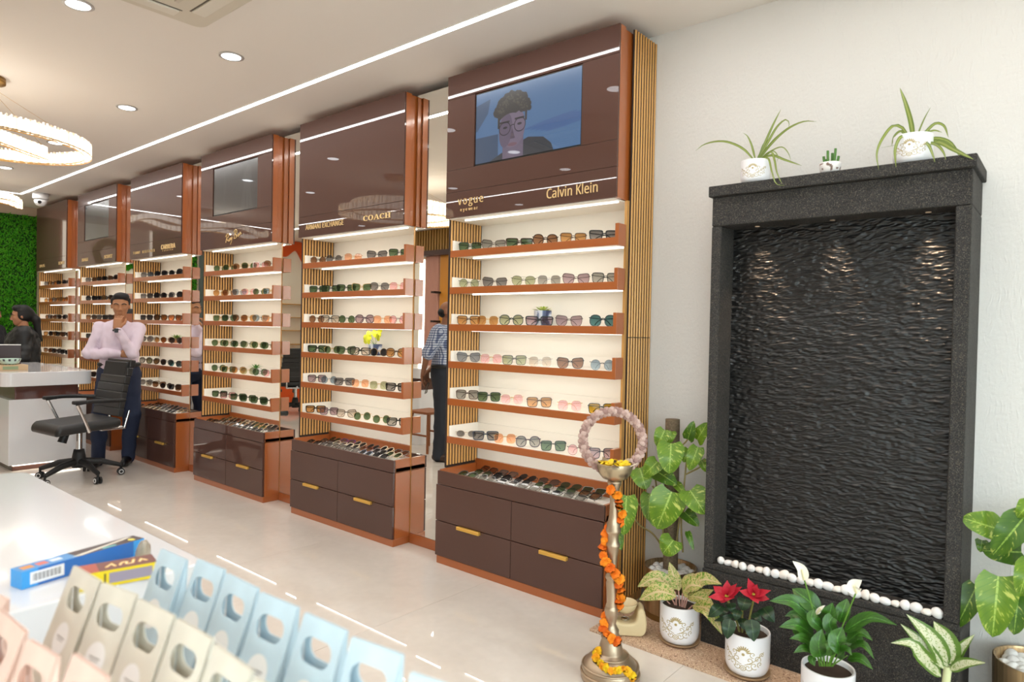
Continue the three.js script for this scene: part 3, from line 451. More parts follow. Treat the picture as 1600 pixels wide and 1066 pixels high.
{
  const t = thing('wall_fountain', 'tall black stone wall fountain with a rippled slate sheet in a granite frame', 'fountain', [(FX0 + FX1) / 2, 0, -0.2]);
  const bev = 0.006;
  part('frame', [bx(FX0, FX0 + 0.045, 0.372, 1.88, ZW + 0.002, FZ, bev), bx(FX1 - 0.05, FX1, 0.372, 1.88, ZW + 0.002, FZ, bev), bx(FX0, FX1, 1.88, 2.01, ZW + 0.002, FZ, bev)], M.granite, t);
  part('cap_slab', bx(FX0 - 0.012, FX1 + 0.012, 2.01, 2.058, ZW + 0.002, FZ + 0.018, 0.005), M.granite, t);
  part('base', [bx(FX0 - 0.004, FX1 + 0.004, 0, 0.345, ZW + 0.002, FZ + 0.002, bev), bx(FX0, FX1, 0.345, 0.372, ZW + 0.002, FZ, bev)], M.granite, t);
  // split-face slate sheet
  const w = FX1 - FX0 - 0.09, h = 1.52, g = new THREE.PlaneGeometry(w, h, 200, 640), p = g.attributes.position;
  for (let k = 0; k < p.count; k++) { const u = (p.getX(k) + w / 2), v = (p.getY(k) + h / 2);
    const wv = 0.025 * N3(u * 6, v * 7), r1 = N1(u * 26 + 3, (v + wv) * 105), r2 = N2(u * 60, (v + wv) * 200), r3 = N3(u * 90, v * 300), big = N2(u * 2 + 9, v * 3);
    p.setZ(k, 0.006 * Math.pow(r1, 1.3) + 0.005 * r2 + 0.0045 * r3 + 0.006 * big); }
  g.computeVertexNormals(); g.translate((FX0 + FX1) / 2, 0.36 + h / 2, -0.2);
  part('slate_sheet', g, phy(0x0c0d0e, 0.42, { clearcoat: 0.15, clearcoatRoughness: 0.15 }), t);
  part('sheet_backing', bx(FX0 + 0.04, FX1 - 0.045, 0.37, 1.89, ZW + 0.002, -0.203), M.black, t);
  // warm spots under the lintel
  [[-1.1, 1.0], [-0.79, 0.5], [-0.45, 0.85]].forEach(([x, s]) => {
    part('spot_light', [cyl(0.01, 0.01, V(x, 1.881, -0.14), V(x, 1.878, -0.14), 14)], glow(new THREE.Color(1, 0.72, 0.45), 0.25 * s), t);
    const l = new THREE.SpotLight(new THREE.Color(1, 0.7, 0.46), 0.75 * s, 0, 0.5, 0.9, 2); l.position.set(x - t.position.x, 1.874, -0.14 + 0.2); l.target.position.set(x - t.position.x, 0.4, -0.21 + 0.2); l.castShadow = true; t.add(l); t.add(l.target);
  });
  // white pebbles along the ledge
  const pebM = [std(0xf2efec, 0.5), std(0xe8e4e2, 0.5), std(0xeee5dc, 0.5)], pg = [0, 1, 2].map(() => { const s = new THREE.SphereGeometry(1, 14, 10), q = s.attributes.position; const o = rnd() * 50; for (let k = 0; k < q.count; k++) { const f = 0.86 + 0.28 * N1(q.getX(k) * 1.3 + o, q.getY(k) * 1.3 + q.getZ(k)); q.setXYZ(k, q.getX(k) * f, q.getY(k) * f, q.getZ(k) * f); } s.computeVertexNormals(); return s; });
  M.peb = pebM; M.pebG = pg;
  const n = 25, words = ['first', 'second', 'third', 'fourth', 'fifth', 'sixth', 'seventh', 'eighth', 'ninth', 'tenth', 'eleventh', 'twelfth', 'thirteenth', 'fourteenth', 'fifteenth', 'sixteenth', 'seventeenth', 'eighteenth', 'nineteenth', 'twentieth', 'twenty-first', 'twenty-second', 'twenty-third', 'twenty-fourth', 'twenty-fifth'];
  for (let k = 0; k < n; k++) { const x = FX0 + 0.07 + k * (FX1 - FX0 - 0.14) / (n - 1), a = rr(0.016, 0.023), b = rr(0.013, 0.021); const m = one('pebble', `smooth white pebble, ${words[k]} from the left on the fountain ledge`, 'pebble', pg[k % 3], pebM[k % 3], 'white pebbles on the fountain ledge'); m.scale.set(a, b, 0.015); m.position.set(x, 0.372 + b * 0.88, -0.075 + rr(-0.006, 0.006)); m.rotation.set(0, rr(-0.4, 0.4), rr(-0.2, 0.2)); }
}

// ------------------------------------------------------------------ plants
const leafProfile = { heart: v => v < 0.12 ? 0.62 + 3 * v * 0.9 : Math.pow(Math.max(0, 1 - Math.pow((v - 0.12) / 0.88, 1.7)), 0.62) * 0.97, lance: v => Math.pow(Math.sin(Math.PI * Math.pow(clamp(v, 0, 1), 0.75)), 0.9), strap: v => Math.min(1, 0.55 + v * 2) * Math.pow(1 - Math.pow(v, 3), 0.8), ovate: v => Math.pow(Math.sin(Math.PI * Math.pow(v, 0.62)), 0.8), bract: v => Math.pow(Math.sin(Math.PI * Math.pow(v, 0.8)), 1.2) };
function leafAlong(pts, w, shape, hint, o = {}) {
  const cv = new THREE.CatmullRomCurve3(pts), nv = o.nv ?? 12, nu = o.nu ?? 4, P = [], U = [], I = [];
  for (let j = 0; j <= nv; j++) { const v = j / nv, c = cv.getPointAt(v), d = cv.getTangentAt(v), s = new THREE.Vector3().crossVectors(hint, d).normalize(), nn = new THREE.Vector3().crossVectors(d, s).normalize(); const hw = Math.max(0.0003, leafProfile[shape](clamp(v, 0.0, 1)) * w / 2);
    for (let i = 0; i <= nu; i++) { const u = i / nu * 2 - 1, back = shape === 'heart' && v < 0.15 ? -0.1 * w * Math.pow(Math.abs(u), 1.5) * (1 - v / 0.15) : 0; const wav = (o.wave ?? 0) * w * Math.sin(v * 17 + i) * u * u; const p = c.clone().addScaledVector(s, u * hw).addScaledVector(nn, (o.cup ?? 0.25) * Math.abs(u) * hw + wav).addScaledVector(d, back); P.push(p.x, p.y, p.z); U.push(i / nu, v); if (j < nv && i < nu) { const a = j * (nu + 1) + i; I.push(a, a + 1, a + nu + 1, a + 1, a + nu + 2, a + nu + 1); } } }
  const g = new THREE.BufferGeometry(); g.setAttribute('position', new THREE.Float32BufferAttribute(P, 3)); g.setAttribute('uv', new THREE.Float32BufferAttribute(U, 2)); g.setIndex(I); g.computeVertexNormals(); return g;
}
const leafTex = (fn) => tex(128, 256, (u, v) => { const x = Math.abs(u - 0.5) * 2, vein = Math.abs(((v * 9 - x * 2.2) % 1 + 1) % 1 - 0.5); return fn(u, v, x, vein); }, true);
const LT = {
  pothos: leafTex((u, v, x, vein) => { const n = fbm(N1, u, v - x * 0.25, 7, 26, 3), n2 = N2(u * 4, v * 5); let c = mixc([90, 130, 16], [122, 156, 28], n2); if (n > 0.64) c = mixc(c, [196, 206, 104], clamp((n - 0.64) * 7)); if (x < 0.05) c = [170, 200, 90]; return mixc(c, [70, 122, 16], vein < 0.08 ? 0.35 : 0); }),
  pothosDark: leafTex((u, v, x, vein) => { const n = fbm(N2, u, v - x * 0.25, 6, 22, 3); let c = mixc([58, 100, 14], [84, 124, 22], N1(u * 4, v * 5)); if (n > 0.68) c = mixc(c, [206, 208, 110], clamp((n - 0.68) * 9)); if (x < 0.05) c = [150, 186, 80]; return mixc(c, [44, 92, 14], vein < 0.08 ? 0.4 : 0); }),
  spider: leafTex((u, v, x) => x < 0.35 ? [158, 168, 84] : mixc([102, 122, 36], [124, 144, 52], N1(u * 20, v * 9))),
  lily: leafTex((u, v, x, vein) => { let c = mixc([46, 94, 22], [72, 124, 34], N1(u * 5, v * 7)); if (x < 0.06) c = [96, 160, 60]; return mixc(c, [32, 82, 18], vein < 0.1 ? 0.45 : 0); }),
  aglao: leafTex((u, v, x, vein) => { const n = fbm(N1, u, v, 22, 44, 2), b = fbm(N2, u, v, 5, 8, 2); let c = mixc([206, 194, 126], [216, 176, 128], clamp(b * 1.6 - 0.4)); if (n > 0.52 && x > 0.14) c = mixc(c, [110, 152, 36], clamp((n - 0.52) * 12)); if (x < 0.08) c = [220, 196, 150]; return c; }),
  dief: leafTex((u, v, x) => { const n = fbm(N1, u, v, 20, 40, 3); let c = [222, 222, 186]; if (x > 0.62 + 0.3 * (n - 0.5)) c = [92, 128, 40]; else if (n > 0.64) c = [134, 162, 76]; return c; }),
  poin: leafTex((u, v, x, vein) => { let c = mixc([26, 58, 34], [40, 76, 42], N1(u * 6, v * 8)); if (x < 0.05) c = [80, 110, 66]; return mixc(c, [18, 44, 26], vein < 0.1 ? 0.5 : 0); }),
  bract: leafTex((u, v, x, vein) => { let c = mixc([196, 16, 44], [216, 30, 60], N1(u * 6, v * 8)); return mixc(c, [160, 8, 34], vein < 0.1 ? 0.5 : 0); }),
};
const leafM = (t, rough = 0.38) => phy(0xf0f0f0, rough, { map: t, transmission: 0.12, thickness: 0 });
const LFM = Object.fromEntries(Object.entries(LT).map(([k, t]) => [k, leafM(t, k === 'bract' ? 0.6 : 0.36)]));
LFM.stem = std(0x5f8a2c, 0.5); LFM.stemBrown = std(0x8a7a48, 0.6); LFM.pinkStem = std(0xc99a8c, 0.5); LFM.petal = std(0xf4efe2, 0.55);
const toCam = p => CAM.clone().sub(p).normalize();
// white pot with a gold crest print
const crest = canvasTex(1024, 512, (c) => {
  c.fillStyle = '#f2f1f4'; c.fillRect(0, 0, 1024, 512); c.strokeStyle = '#a8935c'; c.lineWidth = 4.5; c.lineCap = 'round';
  const curl = (x, y, r, s, d) => { c.beginPath(); for (let k = 0; k <= 30; k++) { const a = s + d * k * 0.22, q = r * (1 - k / 34); const X = x + q * Math.cos(a), Y = y + q * Math.sin(a); k ? c.lineTo(X, Y) : c.moveTo(X, Y); } c.stroke(); };
  const cx = 512, cy = 250; c.translate(cx, cy); c.scale(1.12, 1.6); c.translate(-cx, -cy + 8); c.beginPath(); c.arc(cx, cy + 66, 18, 0, 7); c.stroke(); c.beginPath(); c.arc(cx, cy + 66, 8, 0, 7); c.stroke();
  for (const d of [-1, 1]) { curl(cx + d * 34, cy + 56, 26, d > 0 ? 0 : Math.PI, d); curl(cx + d * 72, cy + 40, 28, 1, d); curl(cx + d * 40, cy + 6, 26, 2, -d); curl(cx + d * 92, cy - 4, 26, 0.5, -d); curl(cx + d * 110, cy + 30, 20, 2, d); curl(cx + d * 126, cy - 32, 20, 2.6, d); curl(cx + d * 62, cy - 36, 22, 1.5, d); c.beginPath(); c.moveTo(cx + d * 12, cy + 40); c.quadraticCurveTo(cx + d * 70, cy + 20, cx + d * 138, cy - 52); c.stroke(); }
  c.fillStyle = '#a8935c'; for (let k = 0; k < 9; k++) { const a = -Math.PI / 2 + (k - 4) * 0.33; c.beginPath(); c.ellipse(cx + 36 * Math.cos(a), cy - 38 + 36 * Math.sin(a), 15, 5, a, 0, 7); c.fill(); } c.beginPath(); c.arc(cx, cy - 30, 10, 0, 7); c.fill();
});
const potM = phy(0xffffff, 0.3, { map: crest, clearcoat: 0.4, clearcoatRoughness: 0.1 }), potIn = phy(0xefeeee, 0.3);
function pot(t, r, h, soil = 0.88) { // rounded-foot cylinder pot centred on the thing's base; returns soil height
  const prof = [[0, 0], [r * 0.72, 0.0], [r * 0.86, h * 0.035], [r * 0.96, h * 0.14], [r, h * 0.3], [r, h * 0.97], [r * 0.985, h]];
  const g = lathe(prof, 48), p = g.attributes.position, uv = g.attributes.uv; for (let k = 0; k < p.count; k++) uv.setXY(k, (Math.atan2(p.getX(k), p.getZ(k)) / (2 * Math.PI) + 0.5), p.getY(k) / h * 0.9 + 0.05);
  // keep the seam of the print at the back
  const b = obj('pot', g, potM, t); const w = t.position; b.rotation.y = Math.atan2(CAM.x - w.x, CAM.z - w.z) - 0.18;
  obj('pot_rim', lathe([[r * 0.985, h], [r * 0.94, h * 1.005], [r * 0.9, h * 0.985], [r * 0.89, h * soil * 0.98]], 48), potIn, t);
  const s = new THREE.CircleGeometry(r * 0.9, 28); s.rotateX(-Math.PI / 2); const q = s.attributes.position; obj('soil', lathe([[0, h * soil + 0.006], [r * 0.5, h * soil + 0.004], [r * 0.9, h * soil]], 30), M.soil, t);
  return h * soil;
}
function saucer(t, r) { const s = obj('saucer', lathe([[0, 0.001], [r, 0.001], [r * 1.12, 0.012], [r * 1.1, 0.015], [r, 0.009], [0, 0.009]], 40), std(0xa98a68, 0.5), t); return 0.009; }
const lift = (t, y) => t.children.forEach(c => { if (c.name !== 'saucer') c.position.y += y; });
const loc = (t, p) => p.clone().sub(t.position);
// a leaf given by the places it passes through (world), in a plant
const wl = (t, mat, pts, w, shape, hint, o) => obj('leaf', leafAlong(pts.map(p => loc(t, p)), w, shape, hint, o), mat, t);
// spider plants on the fountain
function spider(label, base, r, h, z, leaves) {
  const t = thing('spider_plant', label, 'potted plant', [base.x, 2.0585, base.z]); pot(t, r, h);
  for (const [pts, w] of leaves) { const P = pts.map((q, k) => at(q[0], q[1], z + (q[2] ?? 0))); wl(t, LFM.spider, P, w, 'strap', toCam(P[0]).add(V(0, 0.3, 0)).normalize(), { nv: 16, nu: 2, cup: 0.35 }); }
}
{
  const b1 = at(1180, 270, -0.105), b2 = at(1426, 245, -0.105);
  spider('spider plant with long arching leaves in a white pot, left end of the fountain top', b1, 0.062, 0.1, b1.z, [
    [[[1178, 250], [1160, 232], [1130, 221], [1100, 226], [1087, 236, 0.03]], 0.011], [[[1180, 249], [1174, 226], [1167, 212], [1161, 208]], 0.009], [[[1184, 250], [1196, 222], [1208, 195], [1220, 171, -0.02]], 0.011], [[[1184, 250], [1200, 222], [1216, 196], [1228, 187], [1233, 192], [1232, 200]], 0.011], [[[1186, 250], [1204, 226], [1230, 202], [1256, 190], [1276, 190]], 0.011], [[[1186, 250], [1198, 232], [1216, 212], [1232, 202]], 0.008], [[[1188, 250], [1205, 243], [1226, 250], [1253, 259, 0.03]], 0.011], [[[1189, 250], [1204, 238], [1210, 250, 0.05], [1214, 270, 0.1], [1222, 288, 0.13]], 0.009], [[[1190, 250], [1200, 248, 0.04], [1206, 268, 0.1], [1214, 288, 0.13], [1226, 290, 0.13]], 0.008], [[[1188, 250], [1205, 236], [1222, 230], [1232, 240], [1236, 252]], 0.006], [[[1188, 250], [1198, 240], [1208, 236], [1216, 246], [1214, 252]], 0.006], [[[1183, 250], [1188, 240], [1192, 225]], 0.01]]);
  spider('spider plant with drooping leaves in a white pot, right end of the fountain top', b2, 0.067, 0.108, b2.z, [
    [[[1427, 222], [1424, 195], [1416, 165], [1406, 137, -0.02]], 0.018], [[[1430, 222], [1438, 200], [1446, 182], [1454, 168]], 0.006], [[[1422, 222], [1410, 200], [1398, 196], [1380, 215, 0.06], [1370, 240, 0.11], [1373, 266, 0.13]], 0.012], [[[1420, 222], [1408, 205], [1398, 212], [1393, 228]], 0.01], [[[1424, 221], [1408, 214, 0.07], [1399, 232, 0.1], [1400, 262, 0.12]], 0.013], [[[1434, 222], [1448, 205], [1462, 193], [1474, 196], [1482, 215]], 0.012], [[[1436, 222], [1448, 208], [1460, 204], [1472, 207]], 0.009], [[[1440, 222], [1465, 222], [1490, 234, 0.05], [1521, 249, 0.1]], 0.02], [[[1440, 222], [1460, 216], [1482, 221], [1494, 235], [1503, 249, 0.08]], 0.012], [[[1438, 222], [1462, 226, 0.04], [1474, 238, 0.08], [1478, 250, 0.1]], 0.012], [[[1436, 223], [1450, 226, 0.06], [1458, 244, 0.09], [1461, 254, 0.1]], 0.012], [[[1440, 222], [1462, 220], [1480, 218]], 0.008], [[[1418, 224], [1404, 226, 0.05], [1388, 229, 0.06], [1377, 231, 0.06]], 0.002]]);
  const c = thing('potted_cactus', 'tiny finger cactus in a small white speckled pot on the fountain', 'potted plant', [at(1297, 268, -0.08).x, 2.0585, -0.08]);
  const sp = tex(64, 64, (u, v) => N1(u * 20, v * 12, 20, 12) > 0.72 ? [120, 96, 84] : [238, 234, 232]);
  obj('pot', lathe([[0, 0], [0.028, 0], [0.036, 0.008], [0.041, 0.028], [0.041, 0.042], [0.037, 0.042], [0.036, 0.034], [0, 0.034]], 24), std(0xffffff, 0.4, 0, { map: sp }), c);
  for (const [dx, dz, h, l] of [[-0.018, 0, 0.04, -0.3], [-0.006, 0.006, 0.06, -0.08], [0.004, -0.004, 0.05, 0.05], [0.014, 0.004, 0.065, 0.12], [-0.012, -0.01, 0.03, -0.5], [0.02, -0.004, 0.035, 0.4]]) obj('stem', tube([V(dx, 0.033, dz), V(dx + l * h * 0.5, 0.033 + h * 0.55, dz), V(dx + l * h * 0.7, 0.033 + h, dz)], 0.0052, 8, 7), std(0x4f7a34, 0.6), c);
}
// stone mat on the floor
const matC = tex(256, 256, (u, v) => { const a = N1(u * 128, v * 128, 128, 128), b = N2(u * 90, v * 90, 90, 90); return a > 0.78 ? [120, 84, 66] : b > 0.75 ? [222, 196, 168] : [196, 164, 136]; }, true, 2.2, 2.2);
{ const s = new THREE.Shape([[-1.712, 0.358], [-1.277, 0.358], [-1.277, 0.043], [0.25, 0.043], [0.25, -0.203], [-1.715, -0.19]].map(p => new THREE.Vector2(p[0], p[1]))), g = new THREE.ExtrudeGeometry(s, { depth: 0.012, bevelEnabled: false }); g.rotateX(-Math.PI / 2); g.translate(0, 0.0005, 0);
  one('floor_mat', 'speckled tan stone strip on the floor in front of the fountain', 'mat', uvBox(g), std(0xffffff, 0.7, 0, { map: matC })); }
const YM = 0.0128; // top of the mat
const zoomer = (ox, oy, s) => (x, y) => [ox + x / s, oy + y / s];
function clickLeaves(t, mat, conv, z, pxm, list, shape, o = {}, spread = 0.03) { // leaves from places read off the photograph, each at its own depth
  for (const [pts, w, dz = 0, mm, sh] of list) { const n = pts.length, P = pts.map((q, k) => { const c = conv(q[0], q[1]); return at(c[0], c[1], z + dz + (q[2] ?? (k / (n - 1)) * spread)); }); if (n === 2) P.splice(1, 0, P[0].clone().lerp(P[1], 0.5).addScaledVector(toCam(P[0]), 0.018)); const h = toCam(P[0]).add(V(0, 0.45, 0)).normalize(); wl(t, mm ?? mat, P, w / pxm, sh ?? shape, h, o); }
}
// aglaonema
{
  const c = atY(1061, 998, 0.023), t = thing('potted_aglaonema', 'pink and green mottled aglaonema in a white gold crest pot', 'potted plant', [c.x, YM, c.z]);
  const k = zoomer(960, 880, 5.73); const y = saucer(t, 0.08); pot(t, 0.087, 0.165, 0.9); lift(t, y); const z = c.z, pm = 5.73 * 350;
  clickLeaves(t, LFM.aglao, k, z, pm / 1.3, [[[[540, 260], [370, 140, 0.05], [205, 215, 0.09]], 120], [[[555, 300, 0.04], [400, 255, 0.08], [220, 330, 0.1]], 125, 0.02], [[[580, 250], [530, 110, -0.02], [490, -10, -0.03]], 85], [[[610, 260, 0.05], [690, 200, 0.08], [790, 215, 0.1]], 135, 0.02], [[[640, 240], [800, 150, 0.0], [960, 190, 0.02]], 110], [[[620, 200], [670, 140, -0.03], [715, 90, -0.05]], 70], [[[650, 300], [780, 290, 0.03], [890, 240, 0.05]], 90], [[[700, 380, 0.05], [840, 420, 0.09], [965, 640, 0.12]], 100, 0.02], [[[690, 290, 0.02], [810, 330, 0.06], [900, 400, 0.08]], 90], [[[560, 230], [470, 140, 0], [420, 95, 0]], 90]], 'lance', { cup: 0.2, wave: 0.015 });
  for (const [x0, y0, x1, y1] of [[560, 440, 545, 260], [580, 445, 500, 290], [590, 440, 575, 250], [600, 445, 610, 270], [610, 445, 640, 250], [620, 445, 655, 300], [570, 440, 470, 340], [630, 450, 700, 380], [540, 430, 560, 300]]) { const a = k(x0, y0), b = k(x1, y1); obj('leaf_stem', cyl(0.0045, 0.003, loc(t, at(...a, z + 0.01)), loc(t, at(...b, z + 0.02)), 7), LFM.pinkStem, t); }
}
// poinsettia
{
  const c = atY(1167, 1046, 0.023), t = thing('potted_poinsettia', 'red poinsettia with dark green leaves in a white gold crest pot', 'potted plant', [c.x, YM, c.z]);
  const k = zoomer(1090, 880, 5.73), z = c.z, pm = 5.73 * 382; const y = saucer(t, 0.082); pot(t, 0.088, 0.165, 0.88); lift(t, y);
  for (const [cx, cy, tips, dz] of [[265, 300, [[92, 305], [140, 205], [265, 152], [352, 182], [398, 212], [335, 312], [190, 338], [262, 345]], 0.03], [505, 290, [[370, 245], [450, 132], [532, 190], [658, 245], [645, 325], [545, 365], [470, 305], [600, 240]], 0.03]]) {
    tips.forEach((q, j) => { const a = k(cx, cy), b = k(q[0], q[1]), P0 = at(...a, z + dz), P1 = at(...b, z + dz + rr(-0.02, 0.05)); obj('bract', leafAlong([P0, P0.clone().lerp(P1, 0.5).addScaledVector(toCam(P0), 0.012), P1].map(p => loc(t, p)), (78 + 12 * (j % 3)) / pm, 'bract', toCam(P0).add(V(0, 0.6, 0)).normalize(), { cup: 0.15, nv: 10 }), LFM.bract, t); });
    const a = k(cx, cy), P = at(...a, z + dz + 0.012); obj('flower_centre', [0, 1, 2, 3, 4].map(q => new THREE.SphereGeometry(0.004, 8, 6).translate(...loc(t, P).add(V(rr(-0.007, 0.007), rr(-0.002, 0.008), rr(-0.004, 0.006))).toArray())), std(0xb7a63a, 0.6), t);
  }
  clickLeaves(t, LFM.poin, k, z, pm, [[[[215, 385], [95, 482]], 105, 0.04], [[[290, 500], [262, 682]], 118, 0.07], [[[480, 505], [505, 705]], 135, 0.07], [[[585, 400], [690, 532]], 135, 0.03], [[[430, 320], [395, 425]], 125, 0.0], [[[290, 360], [320, 450]], 95, 0.01], [[[365, 420], [335, 515]], 85, 0.03], [[[395, 495], [415, 600]], 85, 0.02], [[[500, 450], [575, 525]], 95, -0.02], [[[250, 400], [200, 470]], 80, -0.03], [[[330, 470], [140, 520]], 50, 0.03]], 'ovate', { cup: 0.2 });
  for (const pts of [[[265, 310], [300, 420], [345, 510], [380, 640]], [[505, 320], [480, 420], [465, 500], [430, 640]], [[400, 400], [400, 640]]]) obj('stem', tube(pts.map(q => loc(t, at(...k(...q), z + 0.01))), 0.0045, 12, 6), std(0x7f7a3a, 0.6), t);
}
// peace lily
{
  const c = atY(1294, 1037, 0.188), t = thing('potted_peace_lily', 'peace lily with white flowers in a white gold crest pot', 'potted plant', [c.x, YM, c.z]);
  const k = zoomer(1180, 740, 3.27), z = c.z, pm = 3.27 * 407; pot(t, 0.092, 0.165, 0.88);
  clickLeaves(t, LFM.lily, k, z, pm, [[[[310, 760], [190, 655, 0.04], [72, 652, 0.07]], 78], [[[330, 710], [260, 640, 0], [188, 588, -0.02]], 95], [[[300, 830], [210, 775, 0.06], [122, 785, 0.09]], 72, 0.01], [[[300, 880], [235, 840, 0.06], [175, 845, 0.09]], 52, 0.03], [[[300, 915], [245, 895, 0.06], [195, 918, 0.08]], 46, 0.04], [[[335, 940, 0.06], [325, 870, 0.09], [340, 795, 0.07]], 88], [[[440, 900, 0.05], [420, 850, 0.08], [445, 785, 0.05]], 90], [[[370, 760], [395, 660]], 85, -0.01], [[[330, 780], [345, 670]], 80, -0.03], [[[450, 810], [590, 738, 0.02], [725, 775, 0.05]], 62], [[[470, 860], [540, 815, 0.03], [600, 855, 0.06]], 58], [[[480, 890], [560, 880, 0.06], [608, 950, 0.09]], 44], [[[470, 945, 0.05], [540, 950, 0.08], [602, 1003, 0.11]], 50], [[[300, 935, 0.06], [290, 955, 0.08], [305, 985, 0.09]], 40], [[[280, 800], [210, 720, -0.02], [150, 730, 0]], 55, -0.03], [[[430, 760], [470, 640, -0.04]], 70, -0.03], [[[360, 900, 0.03], [375, 850, 0.05], [390, 790, 0.04]], 60], [[[420, 940, 0.05], [470, 900, 0.08], [495, 930, 0.1]], 50], [[[250, 870, 0.01], [220, 800, 0.0], [180, 720, -0.02]], 60, -0.02], [[[460, 870], [520, 850, -0.02], [560, 870, 0]], 60, -0.02], [[[300, 720], [250, 700], [200, 690]], 60, -0.04], [[[345, 800, 0.03], [290, 740, 0.05], [300, 690, 0.02]], 60], [[[400, 830, 0.02], [380, 760, 0.03], [430, 700, 0]], 65], [[[390, 930, 0.06], [380, 880, 0.1], [355, 850, 0.08]], 55]], 'lance', { cup: 0.3, wave: 0.02 });
  for (const [x, y, x2, y2] of [[340, 985, 315, 800], [350, 985, 345, 790], [365, 985, 380, 800], [380, 985, 440, 850], [330, 985, 300, 850], [395, 985, 460, 860], [355, 985, 330, 740], [372, 985, 450, 800], [345, 985, 300, 900], [388, 985, 470, 930]]) obj('leaf_stem', cyl(0.003, 0.002, loc(t, at(...k(x, y), z + 0.01)), loc(t, at(...k(x2, y2), z + 0.02)), 6), LFM.stem, t);
  for (const [st, sp, w] of [[[[340, 960], [310, 760], [268, 600], [249, 538]], [[249, 545], [238, 490], [192, 448]], 52], [[[380, 960], [450, 770], [515, 610]], [[517, 612], [505, 575], [545, 545]], 62], [[[350, 940], [315, 720]], [[313, 718], [335, 690], [357, 674]], 22]]) {
    obj('flower_stem', tube(st.map(q => loc(t, at(...k(...q), z + 0.02))), 0.0028, 14, 6), LFM.stem, t);
    const P = sp.map((q, j) => at(...k(...q), z + 0.02 + j * 0.004)); obj('spathe', leafAlong(P.map(p => loc(t, p)), w / pm, 'ovate', toCam(P[0]), { cup: 0.5 }), LFM.petal, t);
    obj('spadix', cyl(0.004, 0.003, loc(t, P[0]).addScaledVector(toCam(P[0]), 0.004), loc(t, P[1]).addScaledVector(toCam(P[0]), 0.01), 8), std(0xe2d9ae, 0.7), t);
  }
}
// dumb cane at the right foot of the fountain
{
  const b = at(1476, 1062, 0.06), t = thing('potted_dumb_cane', 'cream and green dumb cane with pointed leaves before the fountain, white pot', 'potted plant', [b.x, YM, b.z]);
  const k = zoomer(1180, 740, 3.27), z = b.z, pm = 3.27 * 436; pot(t, 0.085, 0.115, 0.88);
  obj('stem', tube([loc(t, V(b.x, YM + 0.095, b.z)), loc(t, at(...k(975, 1066), z)), loc(t, at(...k(985, 985), z))], 0.013, 10, 10), std(0xd3d8a6, 0.5), t);
  clickLeaves(t, LFM.dief, k, z, pm, [[[[982, 990], [905, 850, 0.03], [772, 718, 0.04]], 92], [[[990, 975], [968, 850, 0.0], [912, 755, -0.02]], 118, 0.0], [[[965, 1000], [850, 870, 0.03], [742, 768, 0.02]], 66, 0.02], [[[950, 1040], [850, 935, 0.06], [800, 872, 0.08], [692, 866, 0.1]], 80, 0.02], [[[1000, 985], [1050, 900, 0], [1122, 822, 0]], 50, -0.01], [[[995, 1005, 0.02], [1080, 972, 0.05], [1178, 968, 0.07]], 58, 0.02]], 'lance', { cup: 0.35 });
}
// gold planters with pothos
const goldPl = tex(256, 64, (u, v) => { const k = 0.86 + 0.22 * N1(u * 90, 1, 90, 2); return [186 * k, 160 * k, 122 * k]; }, true, 2, 1);
M.planter = std(0xffffff, 0.34, 0.85, { map: goldPl });
function planter(t, r, h, n, words) {
  obj('planter', lathe([[0, 0], [r * 0.94, 0], [r * 0.94, 0.03], [r * 0.96, 0.034], [r, h], [r * 0.93, h], [r * 0.92, h - 0.035], [0, h - 0.035]], 44), M.planter, t);
  obj('foot_band', lathe([[r * 0.945, 0.001], [r * 0.955, 0.001], [r * 0.955, 0.028], [r * 0.945, 0.028]], 44), std(0x8f7448, 0.3, 0.9), t);
  let k = 0; for (let j = 0; j < n; j++) { const a = j * 2.4, q = r * 0.86 * Math.sqrt((j + 0.5) / n) * 0.92; if (q < 0.045) continue; const s = rr(0.019, 0.027); const m = obj('stone', M.pebG[j % 3], M.peb[j % 2], t); m.scale.set(s, s * 0.75, s * 0.9); m.position.set(q * Math.cos(a), h - 0.035 + s * 0.6, q * Math.sin(a)); m.rotation.set(rr(-0.3, 0.3), rr(0, 3), rr(-0.3, 0.3)); }
}
